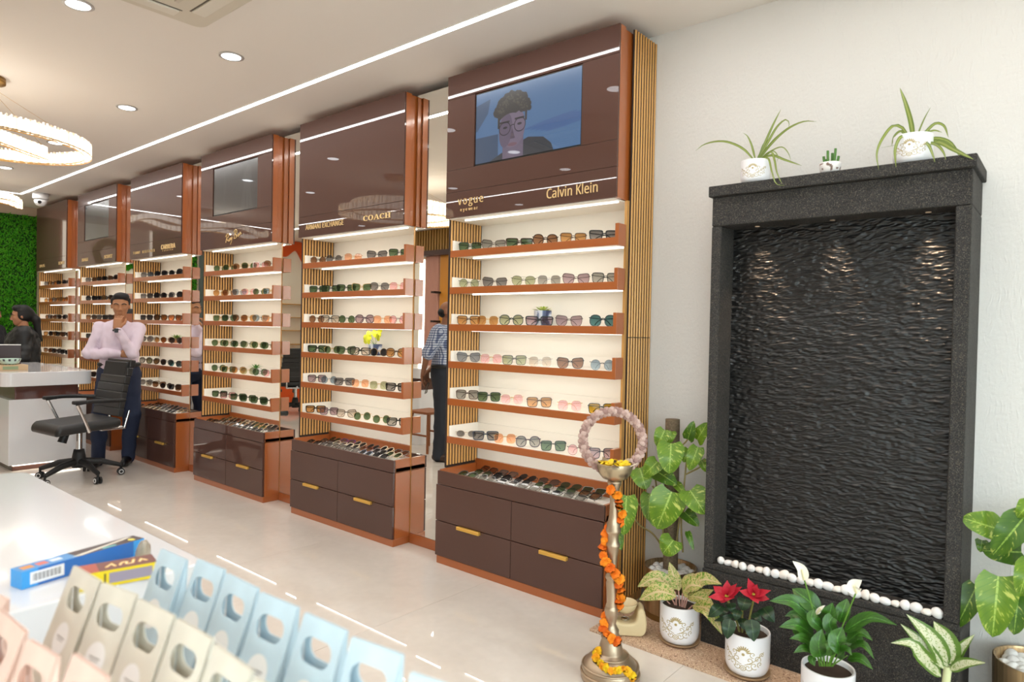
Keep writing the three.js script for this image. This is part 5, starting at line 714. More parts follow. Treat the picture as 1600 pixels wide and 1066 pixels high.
// ------------------------------------------------------------------ paper bags and boxes in the foreground
{
  const paper = (c) => { const t = tex(128, 128, (u, v) => { const n = 0.95 + 0.1 * fbm(N1, u, v, 24, 24, 3); return c.map(x => clamp(x * n, 0, 255)); }); return phy(0xffffff, 0.75, { map: t, transmission: 0.22, thickness: 0 }); };
  const mats = { blue: paper([214, 232, 241]), beige: paper([236, 229, 214]), pink: paper([248, 218, 203]) };
  const sticker = std(0xf4f1ee, 0.5), ink = std(0x9a948c, 0.6);
  const bag = (name, label, L, R, col, group) => { // picture columns of the two top corners; the bag stands on the low table
    const a = atY(L[0], L[1], 1.0), b = atY(R[0], R[1], 1.0), c = a.clone().add(b).multiplyScalar(0.5), w = Math.min(0.12, a.distanceTo(b) * 0.94), h = 0.268, yaw = Math.atan2(-(b.z - a.z), b.x - a.x), df = 0.1, db = 0.015;
    const t = thing(name, label, 'paper bag', [c.x, 0.7305, c.z], yaw, group);
    // front panel with an oval handle hole, leaning back to the folded top edge
    const len = Math.hypot(h, df), s = new THREE.Shape([[-w / 2, 0], [w / 2, 0], [w / 2, len], [-w / 2, len]].map(p => new THREE.Vector2(...p)));
    const hole = (W, H, y) => { const q = new THREE.Path(); q.moveTo(-W + H, y - H); q.absarc(-W + H, y, H, -Math.PI / 2, Math.PI / 2, true); q.absarc(W - H, y, H, Math.PI / 2, -Math.PI / 2, true); return q; };
    s.holes.push(hole(0.031, 0.0165, len - 0.04)); const tilt = Math.atan2(df, h);
    const front = new THREE.ExtrudeGeometry(s, { depth: 0.0012, bevelEnabled: false, curveSegments: 16 }); front.rotateX(-tilt); front.translate(0, 0, df); obj('front_panel', front, mats[col], t);
    const s2 = new THREE.Shape([[-w / 2, 0], [w / 2, 0], [w / 2, Math.hypot(h, db)], [-w / 2, Math.hypot(h, db)]].map(p => new THREE.Vector2(...p))); s2.holes.push(hole(0.031, 0.0165, Math.hypot(h, db) - 0.038));
    const back = new THREE.ExtrudeGeometry(s2, { depth: 0.0012, bevelEnabled: false, curveSegments: 16 }); back.rotateX(-Math.atan2(db, h) * 1); back.translate(0, 0, db - 0.003); obj('back_panel', back, mats[col], t);
    for (const sx of [-1, 1]) { const P = [], x = sx * w / 2, xi = sx * (w / 2 - 0.02), zm = (df + db) / 2; const tri = (A, B, C) => P.push(...A, ...B, ...C); tri([x, 0, df], [xi, 0, zm], [x, h, 0.001]); tri([xi, 0, zm], [xi, h * 0.72, 0.02], [x, h, 0.001]); tri([x, 0, db], [x, h, -0.001], [xi, 0, zm]); tri([xi, 0, zm], [x, h, -0.001], [xi, h * 0.72, 0.02]); const g = new THREE.BufferGeometry(); g.setAttribute('position', new THREE.Float32BufferAttribute(P, 3)); g.computeVertexNormals(); obj('side_gusset', g, mats[col], t); }
    obj('bottom', bx(-w / 2, w / 2, 0, 0.0015, db, df), mats[col], t);
    const st = new THREE.CircleGeometry(0.0235, 24); st.translate(0, len - 0.098, 0.0018); st.rotateX(-tilt); st.translate(0, 0, df); const sk = obj('round_sticker', st, sticker, t); const ln = merge([new THREE.PlaneGeometry(0.026, 0.0018).translate(0, len - 0.096, 0.0022), new THREE.PlaneGeometry(0.02, 0.0012).translate(0, len - 0.1, 0.0022)]); ln.rotateX(-tilt); ln.translate(0, 0, df); obj('print', ln, ink, t);
  };
  const O = ['leftmost', 'second from left', 'third from left', 'fourth from left', 'fifth from left', 'sixth from left', 'rightmost'];
  [[[251, 856], [293, 875]], [[308, 872], [352.6, 890]], [[353.7, 894], [405, 919.5]], [[406, 923.6], [468, 949]], [[475, 955], [544, 985.6]], [[548, 993], [632, 1023]], [[640, 1048], [735, 1080]]].forEach(([l, r], k) => bag('blue_paper_bag', `small light blue paper bag with round sticker, ${O[k]} in the blue row`, l, r, 'blue', 'blue paper bags on the low table'));
  [[[114.5, 882.4], [158, 908]], [[159, 909], [216, 929]], [[216, 934], [274, 962]], [[276, 964], [334, 998]], [[335, 1004], [396, 1048]], [[396, 1056], [470, 1096]]].forEach(([l, r], k) => bag('beige_paper_bag', `small beige paper bag with round sticker, ${k === 5 ? 'rightmost' : O[k]} in the beige row`, l, r, 'beige', 'beige paper bags on the low table'));
  [[[-46, 910], [14, 936]], [[-8, 944], [44, 988]], [[44, 996], [92, 1026]], [[114, 1018], [170, 1058]]].forEach(([l, r], k) => bag('pink_paper_bag', `small pale pink paper bag, ${k === 3 ? 'rightmost' : O[k]} in the pink row`, l, r, 'pink', 'pink paper bags on the low table'));
  // incense boxes on the counter
  const prism = (t, p, dir, len, w, h) => { const g = new THREE.BoxGeometry(len, h, w); g.translate(len / 2, h / 2, 0); return g; };
  const dirY = (a, b) => Math.atan2(-(b.z - a.z), b.x - a.x);
  const a1 = atY(13, 930, 0.85), b1 = atY(212, 870, 0.85), top1 = canvasTex(512, 64, (c) => { c.fillStyle = '#3f8fd0'; c.fillRect(0, 0, 512, 64); c.fillStyle = '#3a2626'; c.fillRect(215, 0, 297, 64); c.fillStyle = '#e8e0d0'; c.beginPath(); c.moveTo(200, 50); c.lineTo(470, 4); c.lineTo(500, 10); c.lineTo(230, 62); c.fill(); c.fillStyle = '#e8902a'; c.fillRect(18, 14, 44, 30); c.fillStyle = '#e06a5a'; c.fillRect(76, 14, 40, 30); c.fillStyle = '#dfe8f0'; c.fillRect(128, 16, 44, 26); c.fillStyle = '#e8d84a'; c.beginPath(); c.arc(470, 40, 14, 0, 7); c.fill(); c.fillStyle = '#5cc0c0'; c.fillRect(330, 44, 60, 12); });
  const side1 = canvasTex(512, 64, (c) => { c.fillStyle = '#2f6fc0'; c.fillRect(0, 0, 512, 64); c.fillStyle = '#3fa0e8'; c.fillRect(0, 0, 60, 64); c.fillRect(460, 0, 52, 64); c.fillStyle = '#efeff4'; c.fillRect(30, 10, 130, 44); c.fillStyle = '#222'; for (let k = 0; k < 22; k++) c.fillRect(40 + k * 5, 18, 1 + (k * 7) % 3, 26); });
  const B1 = thing('incense_box', 'long narrow blue incense box with barcode on the counter', 'box', [a1.x - 0.03, 0.8505, a1.z - 0.02], dirY(a1, b1));
  { const len = a1.distanceTo(b1) * 0.99, m = [std(0x3fa0e8, 0.4), std(0x3fa0e8, 0.4), std(0xffffff, 0.35, 0, { map: top1 }), std(0x2a4a8a, 0.4), std(0xffffff, 0.35, 0, { map: side1 }), std(0x2a4a8a, 0.4)]; obj('box', prism(B1, 0, 0, len, 0.042, 0.036), m, B1); }
  const a2 = atY(90, 926, 0.85), b2 = atY(218, 902, 0.85), top2 = canvasTex(256, 96, (c) => { c.fillStyle = '#6e2f24'; c.fillRect(0, 0, 256, 96); c.fillStyle = '#b04a34'; c.fillRect(0, 0, 70, 96); c.strokeStyle = '#f0c040'; c.lineWidth = 11; c.lineCap = 'round'; c.beginPath(); c.moveTo(96, 60); c.lineTo(116, 34); c.lineTo(124, 62); c.moveTo(140, 60); c.quadraticCurveTo(150, 24, 166, 40); c.quadraticCurveTo(150, 70, 182, 58); c.lineTo(190, 26); c.moveTo(204, 58); c.lineTo(214, 34); c.lineTo(228, 56); c.stroke(); c.strokeStyle = '#f6ead0'; c.lineWidth = 4; c.stroke(); });
  const side2 = canvasTex(256, 64, (c) => { c.fillStyle = '#ecd21e'; c.fillRect(0, 0, 256, 64); c.fillStyle = '#9d93a4'; c.fillRect(100, 12, 140, 40); c.fillStyle = '#6a5a20'; c.fillRect(84, 12, 6, 40); });
  const B2 = thing('incense_box', 'brown and yellow incense box lying beside the blue box', 'box', [a2.x, 0.8505, a2.z - 0.03], dirY(a2, b2));
  obj('box', prism(B2, 0, 0, a2.distanceTo(b2), 0.06, 0.034), [std(0xecd21e, 0.4), std(0xece7dc, 0.5), std(0xffffff, 0.35, 0, { map: top2 }), std(0x5a2a1e, 0.4), std(0xffffff, 0.35, 0, { map: side2 }), std(0xecd21e, 0.4)], B2);
  const c3 = atY(224, 880, 0.85), g3 = new THREE.IcosahedronGeometry(0.022, 2), q3 = g3.attributes.position; for (let k = 0; k < q3.count; k++) { const f = 0.55 + 0.9 * N1(q3.getX(k) * 90 + 5, q3.getY(k) * 90 + q3.getZ(k) * 60); q3.setXYZ(k, q3.getX(k) * f, q3.getY(k) * f * 1.2 + 0.02, q3.getZ(k) * f * 0.6); } g3.computeVertexNormals();
  const m3 = one('crumpled_packet', 'small crumpled clear packet beyond the incense boxes', 'packet', g3, phy(0xcfc4b4, 0.15, { transmission: 0.5, thickness: 0 })); m3.position.set(c3.x, 0.8505, c3.z);
}

// ------------------------------------------------------------------ people
const cap = (a, b, ra, rb, k) => ({ t: 0, a, b, ra, rb: rb ?? ra, k }), ell = (c, r, k, q) => ({ t: 1, c, r, k, q });
function sdfGeo(prims, cell, K = 0.03) { // smooth union of tapered capsules and ellipsoids, meshed by surface nets
  const lo = V(1e9, 1e9, 1e9), hi = V(-1e9, -1e9, -1e9);
  for (const p of prims) { const pts = p.t ? [[p.c, Math.max(...p.r)]] : [[p.a, p.ra], [p.b, p.rb]]; p.lo = V(1e9, 1e9, 1e9); p.hi = V(-1e9, -1e9, -1e9); for (const [c, r] of pts) { p.lo.min(V(c.x - r, c.y - r, c.z - r)); p.hi.max(V(c.x + r, c.y + r, c.z + r)); } lo.min(p.lo); hi.max(p.hi); }
  const m = cell * 3; lo.subScalar(m); hi.addScalar(m);
  const nx = Math.ceil((hi.x - lo.x) / cell) + 1, ny = Math.ceil((hi.y - lo.y) / cell) + 1, nz = Math.ceil((hi.z - lo.z) / cell) + 1, F = new Float32Array(nx * ny * nz).fill(1);
  for (const p of prims) { const k = p.k ?? K, e = k + 3 * cell, r0 = [0, 1, 2].map(i => Math.max(0, Math.floor((p.lo.getComponent(i) - e - lo.getComponent(i)) / cell))), r1 = [0, 1, 2].map((i) => Math.min([nx, ny, nz][i] - 1, Math.ceil((p.hi.getComponent(i) + e - lo.getComponent(i)) / cell)));
    let ax, ay, az, bx2, by, bz, l2; if (!p.t) { ax = p.a.x; ay = p.a.y; az = p.a.z; bx2 = p.b.x - ax; by = p.b.y - ay; bz = p.b.z - az; l2 = bx2 * bx2 + by * by + bz * bz || 1e-9; } const iq = p.q ? p.q.clone().invert() : null, tv = V(0, 0, 0);
    for (let z = r0[2]; z <= r1[2]; z++) for (let y = r0[1]; y <= r1[1]; y++) for (let x = r0[0]; x <= r1[0]; x++) { const X = lo.x + x * cell, Y = lo.y + y * cell, Z = lo.z + z * cell; let d;
      if (p.t) { tv.set(X - p.c.x, Y - p.c.y, Z - p.c.z); if (iq) tv.applyQuaternion(iq); const q0 = Math.hypot(tv.x / p.r[0], tv.y / p.r[1], tv.z / p.r[2]), q1 = Math.hypot(tv.x / (p.r[0] ** 2), tv.y / (p.r[1] ** 2), tv.z / (p.r[2] ** 2)); d = q1 < 1e-9 ? -Math.min(...p.r) : q0 * (q0 - 1) / q1; }
      else { const px = X - ax, py = Y - ay, pz = Z - az, h = clamp((px * bx2 + py * by + pz * bz) / l2); d = Math.hypot(px - bx2 * h, py - by * h, pz - bz * h) - (p.ra + (p.rb - p.ra) * h); }
      const i = (z * ny + y) * nx + x, f = F[i], hh = Math.max(k - Math.abs(f - d), 0) / k; F[i] = Math.min(f, d) - hh * hh * k * 0.25; } }
  const P = [], I = [], id = new Int32Array(nx * ny * nz).fill(-1), st = [1, nx, nx * ny];
  for (let z = 0; z < nz - 1; z++) for (let y = 0; y < ny - 1; y++) for (let x = 0; x < nx - 1; x++) { const b = (z * ny + y) * nx + x; let mask = 0; const v = []; for (let c = 0; c < 8; c++) { const q = F[b + (c & 1) + ((c >> 1) & 1) * nx + ((c >> 2) & 1) * nx * ny]; v.push(q); if (q < 0) mask |= 1 << c; } if (mask === 0 || mask === 255) continue;
    let sx = 0, sy = 0, sz = 0, n = 0; for (let c = 0; c < 8; c++) for (let ax2 = 0; ax2 < 3; ax2++) { const d = c | (1 << ax2); if (d === c) continue; const a = v[c], e = v[d]; if ((a < 0) === (e < 0)) continue; const t = a / (a - e); sx += (c & 1) + (ax2 === 0 ? t : 0); sy += ((c >> 1) & 1) + (ax2 === 1 ? t : 0); sz += ((c >> 2) & 1) + (ax2 === 2 ? t : 0); n++; }
    id[b] = P.length / 3; P.push(lo.x + (x + sx / n) * cell, lo.y + (y + sy / n) * cell, lo.z + (z + sz / n) * cell); }
  for (let z = 1; z < nz - 1; z++) for (let y = 1; y < ny - 1; y++) for (let x = 1; x < nx - 1; x++) { const b = (z * ny + y) * nx + x; for (let a = 0; a < 3; a++) { const n = b + st[a]; if ((F[b] < 0) === (F[n] < 0)) continue; const u = st[(a + 1) % 3], w = st[(a + 2) % 3], q = [id[b], id[b - u], id[b - u - w], id[b - w]]; if (q.some(k => k < 0)) continue; if (F[b] < 0) I.push(q[0], q[1], q[2], q[0], q[2], q[3]); else I.push(q[0], q[2], q[1], q[0], q[3], q[2]); } }
  const g = new THREE.BufferGeometry(); g.setAttribute('position', new THREE.Float32BufferAttribute(P, 3)); g.setIndex(I); g.computeVertexNormals(); return g;
}
function headPrims(H, yaw, pitch = 0) { // head centre H, facing +z turned by yaw
  const q = new THREE.Quaternion().setFromEuler(new THREE.Euler(pitch, yaw, 0, 'YXZ')), w = (x, y, z) => V(x, y, z).applyQuaternion(q).add(H);
  const skin = [ell(w(0, 0.02, -0.012), [0.074, 0.092, 0.092], 0.02, q), ell(w(0, -0.04, 0.018), [0.056, 0.07, 0.066], 0.03, q), ell(w(0, -0.085, 0.05), [0.024, 0.02, 0.022], 0.03, q), cap(w(0, 0.008, 0.08), w(0, -0.03, 0.097), 0.0075, 0.012, 0.012), ell(w(0.013, -0.036, 0.088), [0.008, 0.007, 0.009], 0.008, q), ell(w(-0.013, -0.036, 0.088), [0.008, 0.007, 0.009], 0.008, q),
    cap(w(-0.05, 0.02, 0.062), w(-0.012, 0.018, 0.08), 0.0105, 0.008, 0.014), cap(w(0.05, 0.02, 0.062), w(0.012, 0.018, 0.08), 0.0105, 0.008, 0.014), ell(w(-0.036, -0.02, 0.062), [0.02, 0.018, 0.016], 0.02, q), ell(w(0.036, -0.02, 0.062), [0.02, 0.018, 0.016], 0.02, q), cap(w(-0.018, -0.062, 0.074), w(0.018, -0.062, 0.074), 0.006, 0.006, 0.008), cap(w(-0.014, -0.071, 0.073), w(0.014, -0.071, 0.073), 0.007, 0.007, 0.008),
    ell(w(-0.077, -0.004, -0.008), [0.008, 0.03, 0.018], 0.008, q), ell(w(0.077, -0.004, -0.008), [0.008, 0.03, 0.018], 0.008, q)];
  return { skin, w, q };
}
function handPrims(W, dir, nrm, side, curl, L = 1) { // wrist, finger direction, palm normal, which side the thumb leaves
  const d = dir.clone().normalize(), n = nrm.clone().addScaledVector(d, -nrm.dot(d)).normalize(), s = new THREE.Vector3().crossVectors(d, n).multiplyScalar(side), P = [];
  const pt = (a, b, c) => W.clone().addScaledVector(d, a * L).addScaledVector(s, b * L).addScaledVector(n, c * L);
  for (const b of [-0.028, -0.009, 0.01, 0.028]) P.push(cap(pt(0.005, b * 0.6, 0), pt(0.085, b, 0), 0.017, 0.013, 0.014));
  [[-0.03, 0.062, 0.0075], [-0.0105, 0.075, 0.0085], [0.0095, 0.08, 0.009], [0.0295, 0.072, 0.0088]].forEach(([b, l, r], k) => { let p = pt(0.088, b, 0), a = curl * 0.5, dd; for (let j = 0; j < 3; j++) { const len = l * [0.45, 0.32, 0.23][j] * L; dd = d.clone().multiplyScalar(Math.cos(a)).addScaledVector(n, Math.sin(a)); const e = p.clone().addScaledVector(dd, len); P.push(cap(p, e, r * L * (1 - 0.07 * j), r * L * (0.93 - 0.07 * j), 0.004)); p = e; a += curl; } });
  const t0 = pt(0.02, 0.03, 0.004), t1 = pt(0.055, 0.055, 0.014), t2 = pt(0.085, 0.058, 0.026), t3 = pt(0.105, 0.052, 0.036); P.push(cap(t0, t1, 0.0145, 0.012, 0.01), cap(t1, t2, 0.0115, 0.0105, 0.006), cap(t2, t3, 0.0105, 0.0085, 0.006)); return P;
}
function person(o) {
  const t = thing('person', o.label, 'person', o.pos, o.turn), J = o.j, sk = std(o.skin, 0.55), hd = headPrims(J.head, o.headYaw ?? 0, o.headPitch ?? 0), hairM = std(o.hair ?? 0x0d0b0a, 0.6);
  const sc = o.slim ?? 1, hipC = J.hipL.clone().add(J.hipR).multiplyScalar(0.5), chest = J.shL.clone().add(J.shR).multiplyScalar(0.5).add(V(0, -0.14, 0.01)), belly = chest.clone().lerp(hipC, 0.55), neck = chest.clone().add(V(0, 0.17, -0.015));
  const torso = (g) => [ell(chest, [0.165 * sc + g, 0.19 + g, 0.115 * sc + g], 0.05), ell(belly, [0.15 * sc + g, 0.17 + g, 0.118 * sc + g], 0.06), ell(hipC.clone().add(V(0, 0.05, 0)), [0.15 * sc + g * 0.4, 0.1 + g, 0.104 * sc + g * 0.4], 0.06), cap(J.shL.clone().lerp(J.shR, 0.08), J.shR.clone().lerp(J.shL, 0.08), 0.048 + g, 0.048 + g, 0.05), cap(chest.clone().add(V(0, 0.06, 0)), neck, 0.09 + g * 0.5, 0.056 + g * 0.3, 0.05)];
  const arm = (s, e, w, g) => [cap(s, e, 0.051 * sc + g, 0.04 * sc + g, 0.02), cap(e, w, 0.041 * sc + g, 0.027 + g, 0.015)];
  const leg = (h, k, a, g, g2 = g) => [cap(h, k, 0.085 * sc + g, 0.056 + g2, 0.03), cap(k, a, 0.056 + g2, 0.036 + g2, 0.02)];
  const body = [...torso(-0.006), cap(neck.clone().add(V(0, -0.03, 0)), J.head.clone().add(V(0, -0.05, -0.015)), 0.054, 0.052, 0.03), ...arm(J.shL, J.elL, J.wrL, -0.004), ...arm(J.shR, J.elR, J.wrR, -0.004)];
  if (J.knL) body.push(...leg(J.hipL, J.knL, J.anL, -0.008), ...leg(J.hipR, J.knR, J.anR, -0.008), cap(J.anL, J.anL.clone().add(V(0, -0.05, 0.08)), 0.034, 0.028, 0.03), cap(J.anR, J.anR.clone().add(V(0, -0.05, 0.08)), 0.034, 0.028, 0.03));
  const fine = [...hd.skin]; const hands = [o.handL, o.handR].filter(Boolean).map(h => sdfGeo(handPrims(...h), 0.004, 0.006));
  obj('body', [sdfGeo(body, 0.013, 0.03), sdfGeo(fine, 0.005, 0.015), ...hands], sk, t);
  // hair: a cap over the skull, pulled back from the face
  const w = hd.w, q = hd.q, hp = [ell(w(0, 0.052, -0.028), [0.079, 0.078, 0.09], 0.02, q), ell(w(0, 0.0, -0.055), [0.074, 0.08, 0.058], 0.02, q), ell(w(0, 0.098, 0.032), [0.056, 0.032, 0.042], 0.03, q), ell(w(0.045, 0.092, 0.03), [0.03, 0.03, 0.036], 0.02, q), cap(w(-0.073, 0.06, 0.0), w(-0.075, 0.015, 0.012), 0.012, 0.008, 0.02), cap(w(0.073, 0.06, 0.0), w(0.075, 0.015, 0.012), 0.012, 0.008, 0.02)];
  if (o.longHair) hp.push(cap(w(0, 0.03, -0.1), w(0.0, -0.06, -0.14), 0.035, 0.04, 0.03), cap(w(0, -0.06, -0.14), w(0, -0.3, -0.15), 0.04, 0.028, 0.03), ell(w(0.045, 0.0, -0.02), [0.04, 0.06, 0.06], 0.02, q), ell(w(-0.045, 0.0, -0.02), [0.04, 0.06, 0.06], 0.02, q));
  if (o.bald) { hp.length = 0; hp.push(ell(w(0, -0.005, -0.05), [0.081, 0.06, 0.072], 0.02, q)); }
  obj('hair', sdfGeo(hp, 0.007, 0.02), hairM, t);
  for (const s of [-1, 1]) { const e = obj('eye', new THREE.SphereGeometry(0.0115, 12, 8), std(0xe9e2da, 0.3), t); e.position.copy(w(s * 0.031, 0.003, 0.0625)); const ir = obj('pupil', new THREE.SphereGeometry(0.0064, 10, 8), M.black, t); ir.position.copy(w(s * 0.031, 0.002, 0.0695)); obj('eyebrow', tube([w(s * 0.053, 0.02, 0.07), w(s * 0.034, 0.027, 0.083), w(s * 0.012, 0.018, 0.09)], 0.0042, 8, 6), hairM, t); }
  // clothes
  const shirt = o.shirt; const sg = shirt.g ?? 0.012, top = [...torso(sg), ...arm(J.shL, J.elL, shirt.short ? J.shL.clone() : J.wrL.clone().lerp(J.elL, 0.1), sg - 0.002), ...arm(J.shR, J.elR, shirt.short ? J.shR.clone() : J.wrR.clone().lerp(J.elR, 0.1), sg - 0.002)];
  if (shirt.short) { top.length = 5; top.push(cap(J.shL, J.elL.clone().lerp(J.shL, 0.15), 0.06 + sg, 0.055 + sg, 0.02), cap(J.shR, J.elR.clone().lerp(J.shR, 0.15), 0.06 + sg, 0.055 + sg, 0.02)); }
  let sgeo = sdfGeo(top, 0.012, 0.035); if (shirt.fold) { const p = sgeo.attributes.position; for (let k = 0; k < p.count; k++) { const f = shirt.fold * (N1(p.getX(k) * 16 + 40, p.getY(k) * 11 + p.getZ(k) * 14) - 0.5) + shirt.fold * 0.5 * (N2(p.getX(k) * 40 + 40, p.getY(k) * 26) - 0.5); p.setXYZ(k, p.getX(k) + sgeo.attributes.normal.getX(k) * f, p.getY(k) + sgeo.attributes.normal.getY(k) * f, p.getZ(k) + sgeo.attributes.normal.getZ(k) * f); } sgeo.computeVertexNormals(); }
  const pp = sgeo.attributes.position, uv = new Float32Array(pp.count * 2); for (let k = 0; k < pp.count; k++) { uv[2 * k] = pp.getX(k) + pp.getZ(k); uv[2 * k + 1] = pp.getY(k); } sgeo.setAttribute('uv', new THREE.BufferAttribute(uv, 2));
  obj(shirt.name, sgeo, shirt.mat, t);
  if (shirt.collar) obj('collar', [tube([neck.clone().add(V(-0.012, -0.01, 0.085)), neck.clone().add(V(-0.064, 0.02, 0.045)), neck.clone().add(V(-0.06, 0.038, -0.03)), neck.clone().add(V(0, 0.045, -0.065)), neck.clone().add(V(0.06, 0.038, -0.03)), neck.clone().add(V(0.064, 0.02, 0.045)), neck.clone().add(V(0.012, -0.01, 0.085))], 0.014, 24, 6)], shirt.mat, t);
  if (J.knL) {
    const low = [cap(hipC.clone().add(V(-0.05, 0.06, 0)), hipC.clone().add(V(0.05, 0.06, 0)), 0.122, 0.122, 0.03), ell(hipC.clone(), [0.175 * sc, 0.1, 0.125 * sc], 0.04), ...leg(J.hipL, J.knL, J.anL.clone().add(V(0, -0.035, 0)), 0.008, 0.022), ...leg(J.hipR, J.knR, J.anR.clone().add(V(0, -0.035, 0)), 0.008, 0.022)]; const tg = sdfGeo(low, 0.013, 0.03), p = tg.attributes.position; for (let k = 0; k < p.count; k++) { const f = 0.012 * (N2(p.getX(k) * 14 + 40, p.getY(k) * 18 + p.getZ(k) * 10) - 0.5); p.setXYZ(k, p.getX(k) + tg.attributes.normal.getX(k) * f, p.getY(k) + tg.attributes.normal.getY(k) * f, p.getZ(k) + tg.attributes.normal.getZ(k) * f); } tg.computeVertexNormals(); obj('trousers', tg, std(o.trousers, 0.8), t);
    obj('belt', (() => { const g = new THREE.TorusGeometry(1, 0.11, 8, 40); g.rotateX(Math.PI / 2); g.scale(0.17 * sc, 0.2, 0.124 * sc); g.translate(hipC.x, hipC.y + 0.105, hipC.z); return g; })(), M.black, t);
    for (const a of [J.anL, J.anR]) { const f = o.toe ?? V(0, 0, 1); obj('shoe', sdfGeo([cap(V(a.x, 0.045, a.z).addScaledVector(f, -0.03), V(a.x, 0.034, a.z).addScaledVector(f, 0.15), 0.042, 0.033, 0.02), cap(V(a.x, 0.042, a.z).addScaledVector(f, 0.04), V(a.x, 0.03, a.z).addScaledVector(f, 0.19), 0.04, 0.028, 0.02), cap(V(a.x, 0.05, a.z), V(a.x, 0.09, a.z).addScaledVector(f, -0.01), 0.046, 0.04, 0.02)], 0.008, 0.02).translate(0, 0.002, 0), std(o.shoes ?? 0x0b0b0c, 0.35), t); }
  }
  return { t, w };
}
const face = (p, v) => Math.atan2(v.x - p.x, v.z - p.z);
{ // standing man with his hand at his mouth
  const pos = V(-7.22, 0, 0.24), turn = face(pos, CAM) - 0.05;
  const stripe = tex(128, 128, (u, v) => { const k = Math.abs(((u * 32) % 1) - 0.5) < 0.2 ? 0.95 : 1; return [216 * k, 200 * k, 214 * k]; }, true, 4, 4);
  const j = { head: V(0.01, 1.56, 0.035), shL: V(-0.16, 1.335, -0.005), shR: V(0.166, 1.335, -0.005), elL: V(-0.245, 1.09, 0.07), wrL: V(0.03, 1.095, 0.185), elR: V(0.115, 1.1, 0.19), wrR: V(-0.012, 1.335, 0.2), hipL: V(-0.095, 0.88, 0), hipR: V(0.1, 0.88, 0), knL: V(-0.15, 0.49, 0.03), knR: V(0.115, 0.49, 0.02), anL: V(-0.17, 0.085, -0.01), anR: V(0.085, 0.085, -0.01) };
  const { t, w } = person({ label: 'standing man in pale lilac shirt and navy trousers, hand at his mouth', pos: pos.toArray(), turn, skin: 0xa6734f, j, headYaw: 0.0, headPitch: 0.1, handL: [V(0.03, 1.095, 0.185), V(1, 0.02, -0.25), V(0, 0, 1).negate(), 1, 0.5], handR: [V(-0.012, 1.34, 0.2), V(0.12, 1, -0.25), V(0.35, 0, -1), -1, 0.75], shirt: { name: 'shirt', mat: std(0xffffff, 0.75, 0, { map: stripe }), g: 0.014, fold: 0.02, collar: true }, trousers: 0x1d2740, shoes: 0x0b0b0c, toe: V(-0.15, 0, 1) });
  obj('wristwatch', [new THREE.TorusGeometry(0.034, 0.009, 8, 24).rotateX(Math.PI / 2 - 0.2).translate(-0.006, 1.32, 0.2), bx(-0.03, 0.004, 1.3, 1.34, 0.232, 0.244, 0.004)], M.black, t);
  const but = obj('buttons', [0, 1, 2, 3].map(k => new THREE.SphereGeometry(0.006, 8, 6).translate(-0.03, 0.96 + k * 0.03, 0.155)), std(0xe8e0ea, 0.4), t);
}
{ // woman in a dark padded jacket behind the desk, turned to the left
  const pos = V(-9.47, 0, 0.14), toC = face(pos, CAM), j = { head: V(0, 1.45, 0.02), shL: V(-0.165, 1.24, -0.01), shR: V(0.165, 1.24, -0.01), elL: V(-0.22, 0.98, 0.0), wrL: V(-0.13, 1.02, 0.2), elR: V(0.22, 0.98, 0.0), wrR: V(0.12, 1.0, 0.2), hipL: V(-0.08, 0.8, 0), hipR: V(0.08, 0.8, 0), knL: V(-0.09, 0.45, 0.02), knR: V(0.09, 0.45, 0.02), anL: V(-0.09, 0.085, 0), anR: V(0.09, 0.085, 0) };
  const wm = person({ label: 'woman with a ponytail in a dark padded jacket behind the reception desk', pos: [-9.5, 0, 0.46], turn: toC - 1.5, skin: 0xb07c5c, j, slim: 1.2, longHair: true, headPitch: 0.12, handL: [V(-0.13, 1.02, 0.2), V(0.2, 0, 1), V(0, -1, 0), -1, 0.3], handR: [V(0.12, 1.0, 0.2), V(-0.2, 0, 1), V(0, -1, 0), 1, 0.3], shirt: { name: 'jacket', mat: std(0x16181a, 0.5), g: 0.034, fold: 0.03, collar: true }, trousers: 0x15161a });
  const eg = obj('eyeglasses', glassesGeo('ro').frame, FR.black, wm.t); eg.position.copy(wm.w(0, 0.0, 0.104)); eg.rotation.x = 0.12;
}
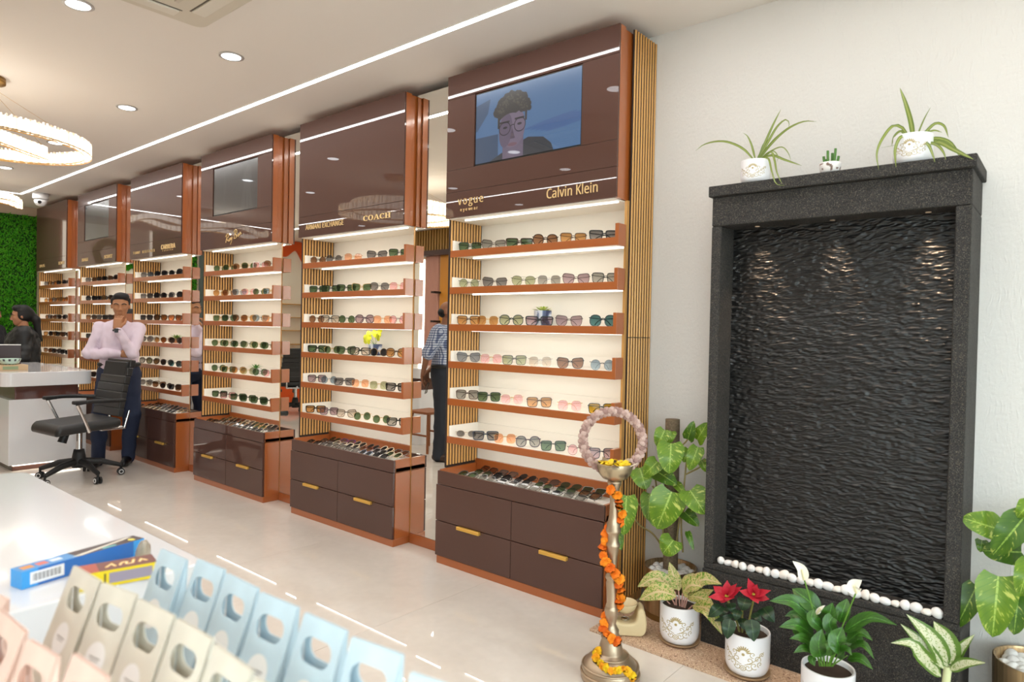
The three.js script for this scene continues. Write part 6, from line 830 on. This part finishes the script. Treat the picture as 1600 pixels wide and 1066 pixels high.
{ // second woman at the picture's left edge
  const j = { head: V(0, 1.47, 0.02), shL: V(-0.17, 1.26, -0.01), shR: V(0.17, 1.26, -0.01), elL: V(-0.22, 1.0, 0.02), wrL: V(-0.12, 1.0, 0.22), elR: V(0.22, 1.0, 0.02), wrR: V(0.12, 1.0, 0.22), hipL: V(-0.08, 0.82, 0), hipR: V(0.08, 0.82, 0), knL: V(-0.09, 0.46, 0.02), knR: V(0.09, 0.46, 0.02), anL: V(-0.09, 0.085, 0), anR: V(0.09, 0.085, 0) };
  person({ label: 'person in dark navy clothes at the left edge facing the woman', pos: [-10.45, 0, 0.56], turn: face(V(-10.45, 0, 0.56), CAM) + 1.0, skin: 0x9c6a4c, j, longHair: true, handL: [V(-0.12, 1.0, 0.22), V(0.2, 0, 1), V(0, -1, 0), -1, 0.3], handR: [V(0.12, 1.0, 0.22), V(-0.2, 0, 1), V(0, -1, 0), 1, 0.3], shirt: { name: 'sweater', mat: std(0x12151f, 0.8), g: 0.024, fold: 0.02 }, trousers: 0x15161a });
}
{ // man in a checked shirt, seen in the mirror with his hands behind his back
  const check = tex(64, 64, (u, v) => { const a = (u * 8) % 1 < 0.3, b = (v * 8) % 1 < 0.3; return a && b ? [52, 62, 96] : a || b ? [104, 116, 148] : [196, 202, 216]; }, true, 5, 5);
  const j = { head: V(0, 1.58, 0.04), shL: V(-0.18, 1.37, 0), shR: V(0.18, 1.37, 0), elL: V(-0.25, 1.1, -0.1), wrL: V(-0.05, 0.93, -0.22), elR: V(0.25, 1.1, -0.1), wrR: V(0.05, 0.9, -0.23), hipL: V(-0.095, 0.9, 0), hipR: V(0.095, 0.9, 0), knL: V(-0.1, 0.5, 0.02), knR: V(0.1, 0.5, 0.02), anL: V(-0.1, 0.085, -0.01), anR: V(0.1, 0.085, -0.01) };
  person({ label: 'man in blue checked shirt with hands behind his back, seen in the mirror', pos: [-5.17, 0, 2.0], turn: Math.atan2(0.85, 0.35), skin: 0x8f5f44, bald: true, j, handL: [V(-0.05, 0.93, -0.22), V(0.6, -0.8, -0.1), V(0, 0, 1), 1, 0.5], handR: [V(0.05, 0.9, -0.23), V(-0.6, -0.8, -0.1), V(0, 0, 1), -1, 0.5], shirt: { name: 'shirt', mat: std(0xffffff, 0.8, 0, { map: check }), g: 0.014, fold: 0.015, short: true, collar: true }, trousers: 0x20252f, shoes: 0x3a2418 });
  sunglasses('thin eyeglasses held behind the back of the man in checked shirt', undefined, 'sq', 'black', 'smoke', V(-5.33, 0.76, 1.9), { x: 0.4, y: 1.2, z: 1.2 });
}
renderer.render(scene, camera);
